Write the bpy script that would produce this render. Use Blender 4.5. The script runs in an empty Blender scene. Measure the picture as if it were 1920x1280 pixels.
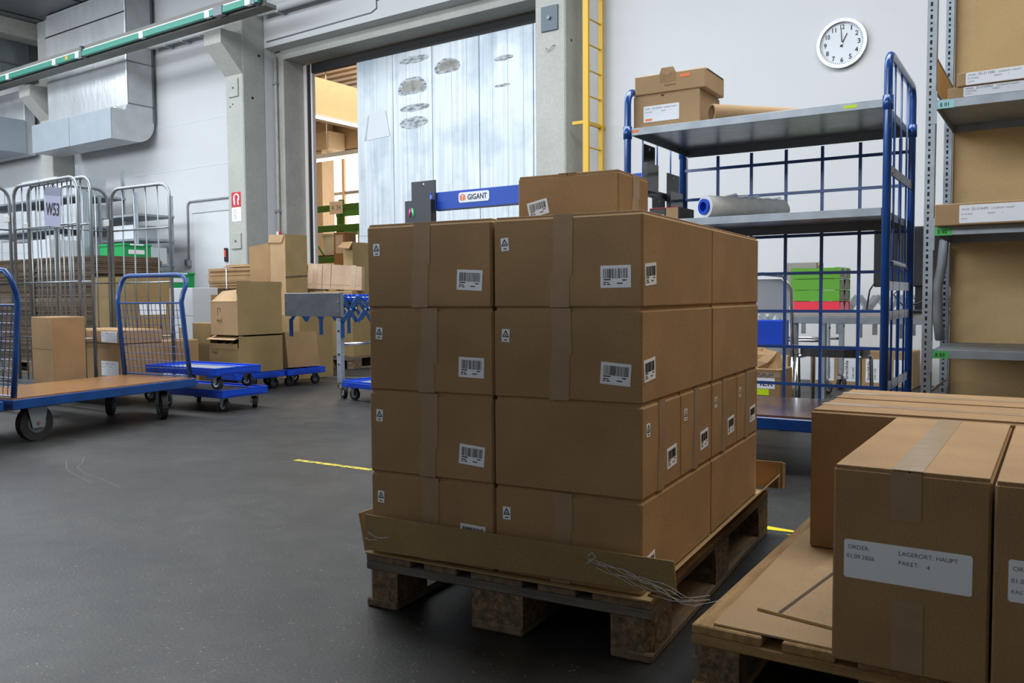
import bpy, math, random
from mathutils import Matrix, Vector
random.seed(7)
S = bpy.context.scene
COL = S.collection

# ------------------------------------------------------------------ camera
F_PX, TILT, ROLL, CAM_H, YAW = 1598.47, 0.052943, -0.006664, 0.82554, 0.606193
fw = Vector((-math.sin(YAW)*math.cos(TILT), math.cos(YAW)*math.cos(TILT), -math.sin(TILT)))
r0 = Vector((math.cos(YAW), math.sin(YAW), 0)); u0 = r0.cross(fw)
rr = math.cos(ROLL)*r0 + math.sin(ROLL)*u0; uu = -math.sin(ROLL)*r0 + math.cos(ROLL)*u0
cam = bpy.data.cameras.new('camera'); cam.sensor_width = 36; cam.lens = F_PX/1920*36
cam.clip_start = .05; cam.clip_end = 200
co = bpy.data.objects.new('camera', cam); COL.objects.link(co)
M = Matrix((( rr.x, uu.x, -fw.x, 0), (rr.y, uu.y, -fw.y, 0), (rr.z, uu.z, -fw.z, CAM_H), (0, 0, 0, 1)))
co.matrix_world = M
S.camera = co

# ------------------------------------------------------------------ world, lights, exposure
S.view_settings.view_transform = 'Standard'; S.view_settings.look = 'None'
S.view_settings.gamma = 1; S.view_settings.use_curve_mapping = False
S.view_settings.exposure = 0.32
W = bpy.data.worlds.new('world'); S.world = W; W.use_nodes = True
W.node_tree.nodes['Background'].inputs[0].default_value = (.75, .86, 1, 1)
W.node_tree.nodes['Background'].inputs[1].default_value = .3

def area(name, loc, sx, sy, power, col, rot=(0, 0, 0)):
    l = bpy.data.lights.new(name, 'AREA'); l.shape = 'RECTANGLE'; l.size = sx; l.size_y = sy
    l.energy = power; l.color = col
    o = bpy.data.objects.new(name, l); COL.objects.link(o); o.location = loc; o.rotation_euler = rot
    return o
# daylight: roof lights over the hall, a clerestory window band in the wall behind the camera, one roof light of the far hall
area('roof_light', (-8.5, 3.9, 5.72), 20, 2.4, 1060, (.90, .95, 1))
area('roof_light', (3.2, 3.4, 5.72), 4, 3.4, 90, (1, .76, .46))
area('clerestory_light', (-12, -6.85, 4.6), 24, 2.0, 1240, (.88, .94, 1), (math.radians(90), 0, 0))
area('far_hall_light', (-14.5, 14, 6.0), 8, 6, 560, (1, .80, .56))

# ------------------------------------------------------------------ materials
MATS = {}
def mat(name, col, rough=.6, metal=0, var=0, vscale=8, bump=0, bscale=200, stretch=None, spec=.5, fine=0, fscale=300, trans=0, emit=0, coat=0, col2=None, ramp=(.35, .65)):
    if name in MATS: return MATS[name]
    m = bpy.data.materials.new(name); m.use_nodes = True; MATS[name] = m
    N = m.node_tree.nodes; L = m.node_tree.links; b = N['Principled BSDF']
    b.inputs['Base Color'].default_value = (*col, 1); b.inputs['Roughness'].default_value = rough
    b.inputs['Metallic'].default_value = metal; b.inputs['Specular IOR Level'].default_value = spec
    if coat: b.inputs['Coat Weight'].default_value = coat; b.inputs['Coat Roughness'].default_value = .15
    if trans:
        b.inputs['Transmission Weight'].default_value = trans; b.inputs['IOR'].default_value = 1.3
    if emit:
        b.inputs['Emission Color'].default_value = (*col, 1); b.inputs['Emission Strength'].default_value = emit
    tc = N.new('ShaderNodeTexCoord'); mp = N.new('ShaderNodeMapping'); L.new(tc.outputs['Object'], mp.inputs[0])
    if stretch: mp.inputs['Scale'].default_value = stretch
    src = None
    def noise(scale, detail=4):
        n = N.new('ShaderNodeTexNoise'); n.inputs['Scale'].default_value = scale; n.inputs['Detail'].default_value = detail
        L.new(mp.outputs[0], n.inputs['Vector']); return n
    if var or col2:
        n = noise(vscale); r = N.new('ShaderNodeValToRGB'); L.new(n.outputs['Fac'], r.inputs[0])
        c2 = col2 if col2 else tuple(min(1, c*(1+var)) for c in col)
        c1 = col if col2 else tuple(c*(1-var) for c in col)
        r.color_ramp.elements[0].position = ramp[0]; r.color_ramp.elements[1].position = ramp[1]
        r.color_ramp.elements[0].color = (*c1, 1); r.color_ramp.elements[1].color = (*c2, 1)
        src = r.outputs[0]
    if fine:
        n = noise(fscale, 2); r = N.new('ShaderNodeValToRGB'); L.new(n.outputs['Fac'], r.inputs[0])
        r.color_ramp.elements[0].position = .35; r.color_ramp.elements[1].position = .65
        r.color_ramp.elements[0].color = (1-fine,)*3+(1,); r.color_ramp.elements[1].color = (1+fine,)*3+(1,)
        mx = N.new('ShaderNodeMix'); mx.data_type = 'RGBA'; mx.blend_type = 'MULTIPLY'; mx.inputs['Factor'].default_value = 1
        if src: L.new(src, mx.inputs['A'])
        else: mx.inputs['A'].default_value = (*col, 1)
        L.new(r.outputs[0], mx.inputs['B']); src = mx.outputs['Result']
    if src: L.new(src, b.inputs['Base Color'])
    if bump:
        n = noise(bscale, 3); bp = N.new('ShaderNodeBump'); bp.inputs['Strength'].default_value = bump
        bp.inputs['Distance'].default_value = .004
        L.new(n.outputs['Fac'], bp.inputs['Height']); L.new(bp.outputs[0], b.inputs['Normal'])
    return m

CB = mat('kraft_board', (.335, .204, .094), .8, var=.10, vscale=5, fine=.10, fscale=260, bump=.15, bscale=160)
CB2 = mat('kraft_board_light', (.41, .268, .138), .8, var=.08, vscale=4, fine=.10, fscale=260, bump=.15, bscale=160)
CB3 = mat('kraft_board_olive', (.285, .196, .082), .8, var=.10, vscale=4, fine=.10, fscale=220, bump=.15, bscale=160)
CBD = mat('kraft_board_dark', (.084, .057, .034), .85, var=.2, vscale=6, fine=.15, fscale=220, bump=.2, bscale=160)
CBG = mat('grey_chipboard', (.240, .232, .208), .8, var=.1, vscale=4, fine=.1, bump=.1)
CBR = mat('raw_board_edge', (.416, .296, .188), .9, var=.25, vscale=60, bump=.4, bscale=300)
HARD = mat('hardboard', (.72, .49, .235), .75, var=.07, vscale=3, fine=.14, fscale=420)
TAPE = mat('packing_tape', (.335, .222, .132), .36, var=.05, vscale=20, bump=.25, bscale=45, spec=.4)
CLEAR = mat('clear_tape', (.40, .285, .18), .25, var=.05, vscale=20, bump=.25, bscale=45, spec=.6)
PAPER = mat('white_paper', (.86, .90, .97), .6, var=.02, vscale=10)
PAPERW = mat('warm_paper', (.80, .78, .74), .6)
INK = mat('black_ink', (.012, .012, .014), .6)
INKG = mat('grey_ink', (.10, .11, .13), .6)
BROWNINK = mat('brown_ink', (.10, .06, .03), .8)
WOOD = mat('weathered_wood', (.204, .139, .085), .85, col2=(.102, .071, .048), vscale=5, stretch=(9, .9, 9), bump=.5, bscale=22, fine=.2, fscale=90)
WOODG = mat('grey_wood', (.158, .135, .112), .85, col2=(.083, .075, .068), vscale=5, stretch=(.9, 9, 9), bump=.5, bscale=22, fine=.2, fscale=90)
WOODN = mat('pine_wood', (.410, .254, .107), .8, col2=(.254, .148, .061), vscale=5, stretch=(9, .9, 9), bump=.4, bscale=22, fine=.2, fscale=90)
WOODNX = mat('pine_wood_cross', (.394, .238, .094), .8, col2=(.246, .139, .057), vscale=5, stretch=(.9, 9, 9), bump=.4, bscale=22, fine=.2, fscale=90)
OSB = mat('pressed_block', (.204, .136, .078), .9, col2=(.095, .061, .037), vscale=45, bump=.8, bscale=70, fine=.3, fscale=140)
PLY = mat('orange_plywood', (.360, .176, .068), .28, col2=(.302, .137, .050), vscale=6, stretch=(1, 6, 1), fine=.08, fscale=200, coat=.4)
PLYR = mat('red_brown_plywood', (.23, .10, .06), .22, col2=(.18, .075, .045), vscale=6, fine=.08, fscale=200, coat=.6)
BLUE = mat('blue_enamel', (.0, .055, .27), .28, var=.08, vscale=6, coat=.5)
BLUED = mat('blue_enamel_truck', (.003, .055, .235), .38, var=.15, vscale=9, coat=.3)
BLUEP = mat('blue_plastic', (.000, .060, .561), .4)
BLUESIGN = mat('blue_sign', (.0, .065, .46), .5)
ZINC = mat('zinc_steel', (.347, .372, .397), .34, metal=.85, var=.10, vscale=14, bump=.06, bscale=30)
ZINCM = mat('zinc_matt', (.310, .346, .382), .5, metal=.55, var=.12, vscale=10)
CAGE = mat('cage_wire', (.34, .37, .39), .36, metal=.85, var=.1, vscale=4)
CHROME = mat('chrome', (.75, .77, .80), .18, metal=1)
STEELD = mat('dark_steel', (.16, .18, .20), .45, metal=.6)
BLACK = mat('black_plastic', (.012, .013, .015), .45)
RUBBER = mat('black_rubber', (.016, .016, .017), .7, var=.2, vscale=20)
GREYP = mat('grey_plastic', (.280, .296, .320), .5)
SMOKE = mat('smoked_plastic', (.05, .055, .06), .15, var=.05)
WALL = mat('white_wall', (.560, .574, .588), .85, var=.015, vscale=1.2, bump=.05, bscale=60)
CONC = mat('grey_green_concrete', (.392, .403, .374), .8, var=.05, vscale=3, fine=.05, fscale=30, bump=.15, bscale=90)
CONCW = mat('warm_concrete', (.392, .382, .346), .8, var=.06, vscale=4, fine=.06, fscale=30, bump=.15, bscale=90)
BEAMC = mat('beam_grey', (.216, .216, .202), .8, var=.06, vscale=3)
CEIL = mat('metal_ceiling', (.210, .224, .238), .45, metal=.4, var=.1, vscale=2)
GREEN = mat('teal_rail', (.044, .272, .208), .45)
FOIL = mat('foil', (.74, .77, .80), .30, metal=.55, var=.06, vscale=5, bump=1.0, bscale=16, stretch=(1, 1, .35))
DUCTW = mat('duct_coat', (.495, .517, .532), .45, metal=.25, var=.07, vscale=5, bump=.3, bscale=9)
DUCTG = mat('duct_grey', (.345, .398, .450), .5, metal=.2, var=.04, vscale=4)
GALV = mat('galvanised', (.240, .276, .300), .35, metal=.8, var=.08, vscale=5)
YEL = mat('yellow_paint', (.624, .376, .010), .4)
YELF = mat('yellow_floor_paint', (.62, .50, .03), .6, col2=(.10, .10, .09), vscale=30, ramp=(.5, .62))
WHITEP = mat('white_plastic', (.624, .640, .656), .45)
GREENB = mat('green_crate', (.000, .306, .072), .4)
GREENT = mat('green_tray', (.104, .336, .024), .35)
GREENTL = mat('green_label', (.08, .55, .12), .6)
CYANL = mat('cyan_label', (.35, .70, .74), .6)
REDT = mat('red_tray', (.72, .04, .07), .35)
PINKT = mat('pink_paper', (.80, .22, .30), .5)
PURP = mat('purple_print', (.25, .08, .35), .5)
REDS = mat('red_sign', (.52, .02, .03), .5)
ORANGE = mat('orange_sticker', (.95, .20, .03), .5)
LIME = mat('lime_sticker', (.62, .85, .0), .5)
PINKM = mat('pink_marker', (.95, .04, .40), .4)
GRNM = mat('green_marker', (.10, .80, .25), .4)
WFILM = mat('stretch_film_roll', (.80, .82, .82), .35, var=.06, vscale=30, bump=.5, bscale=30, spec=.7, stretch=(1, .2, 1))
FILM = mat('stretch_film', (.8, .85, .9), .15, trans=.55, spec=.8)
GLASSW = mat('clock_face', (.62, .66, .70), .12, coat=.6)
ALU = mat('brushed_aluminium', (.45, .46, .48), .28, metal=.8)
RACKG = mat('green_rack', (.04, .17, .02), .5)
FARW = mat('warm_wall', (.60, .46, .31), .8, var=.03)
LIT = mat('lit_window', (1, .97, .92), .5, emit=1.6)
TUBE = mat('lit_tube', (1, .97, .9), .5, emit=5)
SEAL = mat('black_seal', (.01, .011, .012), .6)
RUST = mat('rusty_bolt', (.22, .09, .05), .7)

# mastic asphalt floor
def floor_mat():
    m = mat('asphalt_floor', (.05, .05, .048), .5)
    N = m.node_tree.nodes; L = m.node_tree.links; b = N['Principled BSDF']
    tc = N.new('ShaderNodeTexCoord')
    def noise(sc, det, dist=0):
        n = N.new('ShaderNodeTexNoise'); n.inputs['Scale'].default_value = sc; n.inputs['Detail'].default_value = det
        n.inputs['Distortion'].default_value = dist; L.new(tc.outputs['Object'], n.inputs['Vector']); return n
    def ramp(a, p0, p1, c0, c1):
        r = N.new('ShaderNodeValToRGB'); L.new(a, r.inputs[0]); e = r.color_ramp.elements
        e[0].position = p0; e[1].position = p1; e[0].color = (*c0, 1); e[1].color = (*c1, 1); return r.outputs[0]
    def mix(a, c, fac, mode='MIX'):
        x = N.new('ShaderNodeMix'); x.data_type = 'RGBA'; x.blend_type = mode
        L.new(a, x.inputs['A']); L.new(c, x.inputs['B'])
        if isinstance(fac, float): x.inputs['Factor'].default_value = fac
        else: L.new(fac, x.inputs['Factor'])
        return x.outputs['Result']
    base = ramp(noise(.9, 6, .6).outputs['Fac'], .3, .7, (.014, .014, .0134), (.031, .0304, .0284))
    mid = ramp(noise(7, 5, 1.2).outputs['Fac'], .3, .7, (.66, .66, .66), (1.36, 1.35, 1.3))
    c = mix(base, mid, 1.0, 'MULTIPLY')
    fine = ramp(noise(140, 3).outputs['Fac'], .35, .65, (.72, .72, .72), (1.3, 1.3, 1.3))
    c = mix(c, fine, 1.0, 'MULTIPLY')
    v = N.new('ShaderNodeTexVoronoi'); v.inputs['Scale'].default_value = 55; L.new(tc.outputs['Object'], v.inputs['Vector'])
    gate = ramp(noise(14, 2).outputs['Fac'], .47, .52, (0, 0, 0), (1, 1, 1))
    dots = ramp(v.outputs['Distance'], .07, .13, (1, 1, 1), (0, 0, 0))
    g2 = mix(gate, dots, 1.0, 'MULTIPLY')
    lt = N.new('ShaderNodeRGB'); lt.outputs[0].default_value = (.30, .26, .20, 1)
    c = mix(c, lt.outputs[0], g2)
    L.new(c, b.inputs['Base Color'])
    rg = N.new('ShaderNodeMapRange'); L.new(noise(2.2, 5, .5).outputs['Fac'], rg.inputs[0])
    rg.inputs['To Min'].default_value = .38; rg.inputs['To Max'].default_value = .62
    L.new(rg.outputs[0], b.inputs['Roughness'])
    bp = N.new('ShaderNodeBump'); bp.inputs['Strength'].default_value = .25; bp.inputs['Distance'].default_value = .003
    L.new(noise(90, 4).outputs['Fac'], bp.inputs['Height']); L.new(bp.outputs[0], b.inputs['Normal'])
    return m
FLOOR = floor_mat()

# sheet steel of the sliding door: vertical rolling streaks, dull and bright
def door_mat():
    m = mat('sheet_steel', (.6, .66, .72), .42, metal=.35)
    N = m.node_tree.nodes; L = m.node_tree.links; b = N['Principled BSDF']
    tc = N.new('ShaderNodeTexCoord'); mp = N.new('ShaderNodeMapping'); mp.inputs['Scale'].default_value = (9, 9, .28)
    L.new(tc.outputs['Object'], mp.inputs[0])
    n = N.new('ShaderNodeTexNoise'); n.inputs['Scale'].default_value = 2.2; n.inputs['Detail'].default_value = 6; L.new(mp.outputs[0], n.inputs['Vector'])
    r = N.new('ShaderNodeValToRGB'); L.new(n.outputs['Fac'], r.inputs[0]); e = r.color_ramp.elements
    e[0].position = .3; e[1].position = .68; e[0].color = (.40, .455, .50, 1); e[1].color = (.58, .62, .65, 1)
    n2 = N.new('ShaderNodeTexNoise'); n2.inputs['Scale'].default_value = 1.6; n2.inputs['Detail'].default_value = 8; L.new(tc.outputs['Object'], n2.inputs['Vector'])
    r2 = N.new('ShaderNodeValToRGB'); L.new(n2.outputs['Fac'], r2.inputs[0]); e = r2.color_ramp.elements
    e[0].position = .36; e[1].position = .5; e[0].color = (.74, .79, .84, 1); e[1].color = (1, 1, 1, 1)
    x = N.new('ShaderNodeMix'); x.data_type = 'RGBA'; x.blend_type = 'MULTIPLY'; x.inputs['Factor'].default_value = 1
    L.new(r.outputs[0], x.inputs['A']); L.new(r2.outputs[0], x.inputs['B']); L.new(x.outputs['Result'], b.inputs['Base Color'])
    return m
DOORM = door_mat()

# ------------------------------------------------------------------ text meshes, made while the scene is empty
TXT = {}
def prep_text(strings):
    for s in strings:
        cu = bpy.data.curves.new('text', 'FONT'); cu.body = s; cu.size = 1; cu.resolution_u = 3
        o = bpy.data.objects.new('text', cu); COL.objects.link(o)
        bpy.context.view_layer.update()
        dg = bpy.context.evaluated_depsgraph_get()
        me = bpy.data.meshes.new_from_object(o.evaluated_get(dg))
        TXT[s] = ([tuple(v.co) for v in me.vertices], [tuple(p.vertices) for p in me.polygons])
        bpy.data.objects.remove(o); bpy.data.curves.remove(cu); bpy.data.meshes.remove(me)
prep_text(['ORDER:', '01.09.2026', 'LAGERORT: HAUPT', 'PAKET:', '4', '1', 'KASTN', 'GIGANT', 'W53', 'E 01', 'E 02', 'E 03',
           'PAPIER', 'Stretchfolie', '540.340', 'R 34', '25-316491', '25-316902', '25-311081', '24-322341', 'ORDER', 'LAGERORT HAUPT',
           'Handwerk', 'PAP'] + [str(i) for i in range(2, 13) if i != 4])

# ------------------------------------------------------------------ mesh builder
class MB:
    def __init__(s): s.v = []; s.f = []
    def add(s, vs, fs):
        k = len(s.v); s.v += [tuple(p) for p in vs]; s.f += [tuple(i+k for i in f) for f in fs]; return s
    def box(s, x0, x1, y0, y1, z0, z1, c=0):
        if not c:
            return s.add([(x, y, z) for z in (z0, z1) for y in (y0, y1) for x in (x0, x1)],
                         [(0, 2, 3, 1), (4, 5, 7, 6), (0, 1, 5, 4), (2, 6, 7, 3), (0, 4, 6, 2), (1, 3, 7, 5)])
        c = min(c, (x1-x0)/2.01, (y1-y0)/2.01, (z1-z0)/2.01)
        X = (x0, x1); Y = (y0, y1); Z = (z0, z1); vs = []; idx = {}
        for i in (0, 1):
            for j in (0, 1):
                for k in (0, 1):
                    ci = X[i]+(c, -c)[i]; cj = Y[j]+(c, -c)[j]; ck = Z[k]+(c, -c)[k]
                    idx[i, j, k, 0] = len(vs); vs.append((X[i], cj, ck))
                    idx[i, j, k, 1] = len(vs); vs.append((ci, Y[j], ck))
                    idx[i, j, k, 2] = len(vs); vs.append((ci, cj, Z[k]))
        fs = []
        for i in (0, 1):
            q = [idx[i, 0, 0, 0], idx[i, 1, 0, 0], idx[i, 1, 1, 0], idx[i, 0, 1, 0]]; fs.append(q if i else q[::-1])
            q = [idx[0, i, 0, 1], idx[1, i, 0, 1], idx[1, i, 1, 1], idx[0, i, 1, 1]]; fs.append(q[::-1] if i else q)
            q = [idx[0, 0, i, 2], idx[1, 0, i, 2], idx[1, 1, i, 2], idx[0, 1, i, 2]]; fs.append(q if i else q[::-1])
        for a in (0, 1):
            for b in (0, 1):
                q = [idx[a, b, 0, 0], idx[a, b, 0, 1], idx[a, b, 1, 1], idx[a, b, 1, 0]]; fs.append(q if a != b else q[::-1])
                q = [idx[a, 0, b, 0], idx[a, 1, b, 0], idx[a, 1, b, 2], idx[a, 0, b, 2]]; fs.append(q if a != b else q[::-1])
                q = [idx[0, a, b, 1], idx[0, a, b, 2], idx[1, a, b, 2], idx[1, a, b, 1]]; fs.append(q if a != b else q[::-1])
        for i in (0, 1):
            for j in (0, 1):
                for k in (0, 1):
                    q = [idx[i, j, k, 0], idx[i, j, k, 1], idx[i, j, k, 2]]; fs.append(q if (i+j+k) % 2 else q[::-1])
        return s.add(vs, fs)
    def cyl(s, p, q, r, n=12, r2=None, caps=True):
        p = Vector(p); q = Vector(q); d = (q-p).normalized(); r2 = r if r2 is None else r2
        a = d.orthogonal().normalized(); b = d.cross(a)
        vs = []
        for i in range(n):
            t = 2*math.pi*i/n; e = a*math.cos(t)+b*math.sin(t)
            vs += [p+e*r, q+e*r2]
        fs = [(2*i, 2*((i+1) % n), 2*((i+1) % n)+1, 2*i+1) for i in range(n)]
        if caps: fs += [tuple(range(2*n-2, -1, -2)), tuple(range(1, 2*n, 2))]
        return s.add(vs, fs)
    def ring(s, p, q, r, ri, n=24):          # hollow cylinder
        p = Vector(p); q = Vector(q); d = (q-p).normalized(); a = d.orthogonal().normalized(); b = d.cross(a); vs = []
        for i in range(n):
            t = 2*math.pi*i/n; e = a*math.cos(t)+b*math.sin(t); vs += [p+e*r, q+e*r, q+e*ri, p+e*ri]
        fs = []
        for i in range(n):
            j = (i+1) % n
            for k in range(4): fs.append((4*i+k, 4*j+k, 4*j+(k+1) % 4, 4*i+(k+1) % 4))
        return s.add(vs, fs)
    def tube(s, pts, r, n=8):
        pts = [Vector(p) for p in pts]; vs = []; prev = None
        for i, p in enumerate(pts):
            d = (pts[min(i+1, len(pts)-1)]-pts[max(i-1, 0)]).normalized()
            a = d.orthogonal().normalized() if prev is None else (prev-d*prev.dot(d)).normalized()
            prev = a; b = d.cross(a)
            for k in range(n):
                t = 2*math.pi*k/n; vs.append(p+(a*math.cos(t)+b*math.sin(t))*r)
        fs = [(i*n+k, i*n+(k+1) % n, (i+1)*n+(k+1) % n, (i+1)*n+k) for i in range(len(pts)-1) for k in range(n)]
        fs += [tuple(range(n-1, -1, -1)), tuple((len(pts)-1)*n+k for k in range(n))]
        return s.add(vs, fs)
    def prism(s, poly, fm, w0, w1):           # polygon in (u,v) extruded w0..w1
        n = len(poly); vs = [fm(u, v, w0) for u, v in poly]+[fm(u, v, w1) for u, v in poly]
        return s.add(vs, [tuple(range(n-1, -1, -1)), tuple(range(n, 2*n))]+[(i, (i+1) % n, n+(i+1) % n, n+i) for i in range(n)])
    def slab(s, fm, u0, u1, v0, v1, w0, w1, sk=0):   # sk: sideways skew of the top edge
        return s.prism([(u0, v0), (u1, v0), (u1+sk, v1), (u0+sk, v1)], fm, w0, w1)
    def quadslab(s, pts, t):                  # four corners + thickness vector
        p = [Vector(q) for q in pts]; t = Vector(t)
        return s.add(p+[q+t for q in p], [(3, 2, 1, 0), (4, 5, 6, 7), (0, 1, 5, 4), (1, 2, 6, 5), (2, 3, 7, 6), (3, 0, 4, 7)])
    def bold(s, fm, st, u, v, h, w, wid=None):
        for k, (a, b) in enumerate(((0, 0), (.03, 0), (-.03, 0), (0, .03), (0, -.03), (.02, .02), (-.02, -.02), (.02, -.02), (-.02, .02))): s.text(fm, st, u+a*h, v+b*h, h, w+k*.00003, wid)
        return s
    def text(s, fm, st, u, v, h, w, wid=None):
        vs, fs = TXT[st]
        if not vs: return s
        sc = h/.70; mx = max(a[0] for a in vs); sx = sc if wid is None else wid/mx
        return s.add([fm(u+a[0]*sx, v+a[1]*sc, w) for a in vs], fs)
    def mesh(s, name):
        me = bpy.data.meshes.new(name); me.from_pydata(s.v, [], s.f); me.validate(); me.update(); return me
    def build(s, name, m, parent=None, smooth=False, loc=None, rot=None):
        me = s.mesh(name); me.materials.append(m)
        if smooth: me.shade_smooth()
        return put(name, me, parent, loc, rot)
def put(name, me, parent=None, loc=None, rot=None):
    o = bpy.data.objects.new(name, me); COL.objects.link(o)
    if parent: o.parent = parent
    if loc: o.location = loc
    if rot is not None: o.rotation_euler = rot if isinstance(rot, tuple) else (0, 0, math.radians(rot))
    return o
def S_(y): return lambda u, v, w: (u, y-w, v)           # on a face looking towards -Y, w outwards
def X_(x): return lambda u, v, w: (x+w, u, v)           # on a face looking towards +X
def XL_(x): return lambda u, v, w: (x-w, -u, v)         # on a face looking towards -X
def T_(z): return lambda u, v, w: (u, v, z+w)           # on a top face
def tag(o, label, cat, group=None):
    o['label'] = label; o['category'] = cat
    if group: o['group'] = group
    return o
def thing(name, label, cat, loc=(0, 0, 0), rot=0, group=None):
    o = bpy.data.objects.new(name, None); COL.objects.link(o); o.location = loc; o.empty_display_size = .1
    o.rotation_euler = rot if isinstance(rot, tuple) else (0, 0, math.radians(rot))
    return tag(o, label, cat, group)
def struct(name, mb, m, parent=None, smooth=False, label=None, cat=None):
    o = mb.build(name, m, parent, smooth)
    if not parent: o['kind'] = 'structure'
    if label: o['label'] = label; o['category'] = cat
    return o
def dup(root, loc, rot, label, group=None):
    r = root.copy(); COL.objects.link(r); r.location = loc; r.rotation_euler = (0, 0, math.radians(rot)); r['label'] = label
    if group: r['group'] = group
    for ch in list(root.children):
        c = ch.copy(); COL.objects.link(c); c.parent = r
        for g in list(ch.children):
            d = g.copy(); COL.objects.link(d); d.parent = c
    return r
class Frame:
    def __init__(s, x, y, deg): s.x = x; s.y = y; s.d = deg; a = math.radians(deg); s.c = math.cos(a); s.s = math.sin(a)
    def __call__(s, u, v, z=0): return (s.x+s.c*u-s.s*v, s.y+s.s*u+s.c*v, z)
def arc(c, r, a0, a1, n, plane='xz', y=0):
    out = []
    for i in range(n+1):
        t = math.radians(a0+(a1-a0)*i/n); out.append((c[0]+r*math.cos(t), y, c[1]+r*math.sin(t)))
    return out

# ================================================================== SETTING
floor = struct('floor', MB().box(-34, 8, -7, 27, -.2, 0), FLOOR)
H = 5.8
def wall(name, *b, m=WALL): return struct(name, MB().box(*b), m)
wall('wall_back_left', -24, -10.214, 8.4, 8.6, 0, H)
wall('wall_back_right', -4.82, 8, 8.4, 8.6, 0, H)
wall('wall_above_door', -10.214, -4.82, 8.4, 8.6, 4.478, H)
wall('wall_left', -24.2, -24, -7, 8.6, 0, H)
wall('wall_right', 8, 8.2, -7, 8.6, 0, H, m=BEAMC)
wall('wall_front', -24, 8, -7.2, -7, 0, H)
ceil = struct('ceiling', MB().box(-24.2, 8.2, -7.2, 9.1, H, H+.15), CEIL)
for x in (-18.6, -15.7, -14.2, -12.7, -11.2):   # joints between the ceiling sheets
    MB().box(x-.012, x+.012, 3, 8.35, H-.012, H+.01).build('ceiling_joint', SEAL, ceil)
struct('shade_wall', MB().box(-6.6, 7.9, -1.4, -1.25, 0, 2.37), mat('shade_wall_grey', (.34, .33, .31), .8))  # added wall behind the camera, unseen: blocks window light from the carton fronts
# skirting dust line of the wall: thin grey joints between wall slabs
wl = bpy.data.objects['wall_back_left']
for z in (2.9, 3.62): MB().box(-23.9, -10.62, 8.396, 8.401, z, z+.008).build('wall_joint', mat('joint_grey', (.62, .65, .68), .8), wl)

# columns with corbels
def column(name, x, label, corbel=True):
    t = thing(name, label, 'column', (x, 8.0, 0)); t['kind'] = 'structure'
    MB().box(0, .388, 0, .4, 0, H, .015).build('shaft', CONC, t)
    if corbel:
        poly = [(8.0-8.0+.01, 4.03), (-.35, 4.40), (-.35, 4.59), (.01, 4.59)]
        MB().prism(poly, lambda u, v, w: (w, u, v), .004, .384).build('corbel', CONC, t)
    return t
c1 = column('concrete_column', -10.602, 'grey-green concrete column with corbel, left of the sliding door')
c2 = column('concrete_column', -15.93, 'grey-green concrete column behind the foil-wrapped duct')
c3 = column('concrete_column', -5.212, 'grey-green concrete column between sliding door and yellow ladder', False)
for a, c in ((( .09, .30, 3.73, 3.985), c1), ((.07, .29, 1.545, 1.77), c1)):
    h = MB().box(a[0], a[1], -.022, 0, a[2], a[3], .002).build('hatch_plate', CONC, c)
    MB().cyl((a[0]+.11, -.022, (a[2]+a[3])/2), (a[0]+.11, -.036, (a[2]+a[3])/2), .014, 10).build('screw', STEELD, h)
for x, z in ((.1, 3.6), (.16, 3.63), (.02+.2, 4.2)): MB().cyl((x, -.003, z), (x, .01, z), .012, 8).build('drill_hole', SEAL, c1)
for y, z in ((.17, 3.72), (.30, 4.35)): MB().cyl((.39, y, z), (.37, y, z), .02, 8).build('drill_hole', SEAL, c1)
h = MB().box(.092, .303, -.02, 0, 3.70, 3.966, .003).build('steel_plate', mat('blue_grey_plate', (.09, .12, .155), .5), c3)
MB().cyl((.2, -.02, 3.835), (.2, -.045, 3.835), .02, 12).build('bolt', STEELD, h)
MB().tube([(.15, 0, 3.52), (.15, -.03, 3.52), (.18, -.03, 3.49), (.24, -.03, 3.53), (.26, 0, 3.54)], .006, 6).build('wire_hook', ZINCM, c3)
MB().cyl((.389, .13, 3.6), (.37, .13, 3.6), .016, 8).build('drill_hole', SEAL, c3)
# sign with fire hose, notice under it
t = thing('fire_hose_sign', 'red and white fire hose sign on the concrete column', 'sign', (-10.52, 7.997, 2.15))
MB().box(0, .21, 0, .003, 0, .215).build('plate', REDS, t)
hose = [(.115+.055*math.cos(a), -.002, .125+.06*math.sin(a)) for a in [math.radians(-60+i*25) for i in range(13)]]
MB().tube(hose[:11]+[(.075, -.002, .03)], .012, 6).build('hose_symbol', PAPER, t)
MB().prism([(.14, .03), (.165, .03), (.15, .12), (.135, .12)], S_(-.0005), 0, .003).build('nozzle_symbol', PAPER, t)
t = thing('paper_notice', 'white paper notice below the fire hose sign', 'notice', (-10.515, 7.997, 1.945))
MB().box(0, .20, 0, .002, 0, .20).build('sheet', PAPER, t)
p = MB()
for i in range(6): p.box(.03, .09+.05*random.random(), -.001, 0, .16-.025*i, .166-.025*i)
p.build('print', INKG, t)

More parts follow.
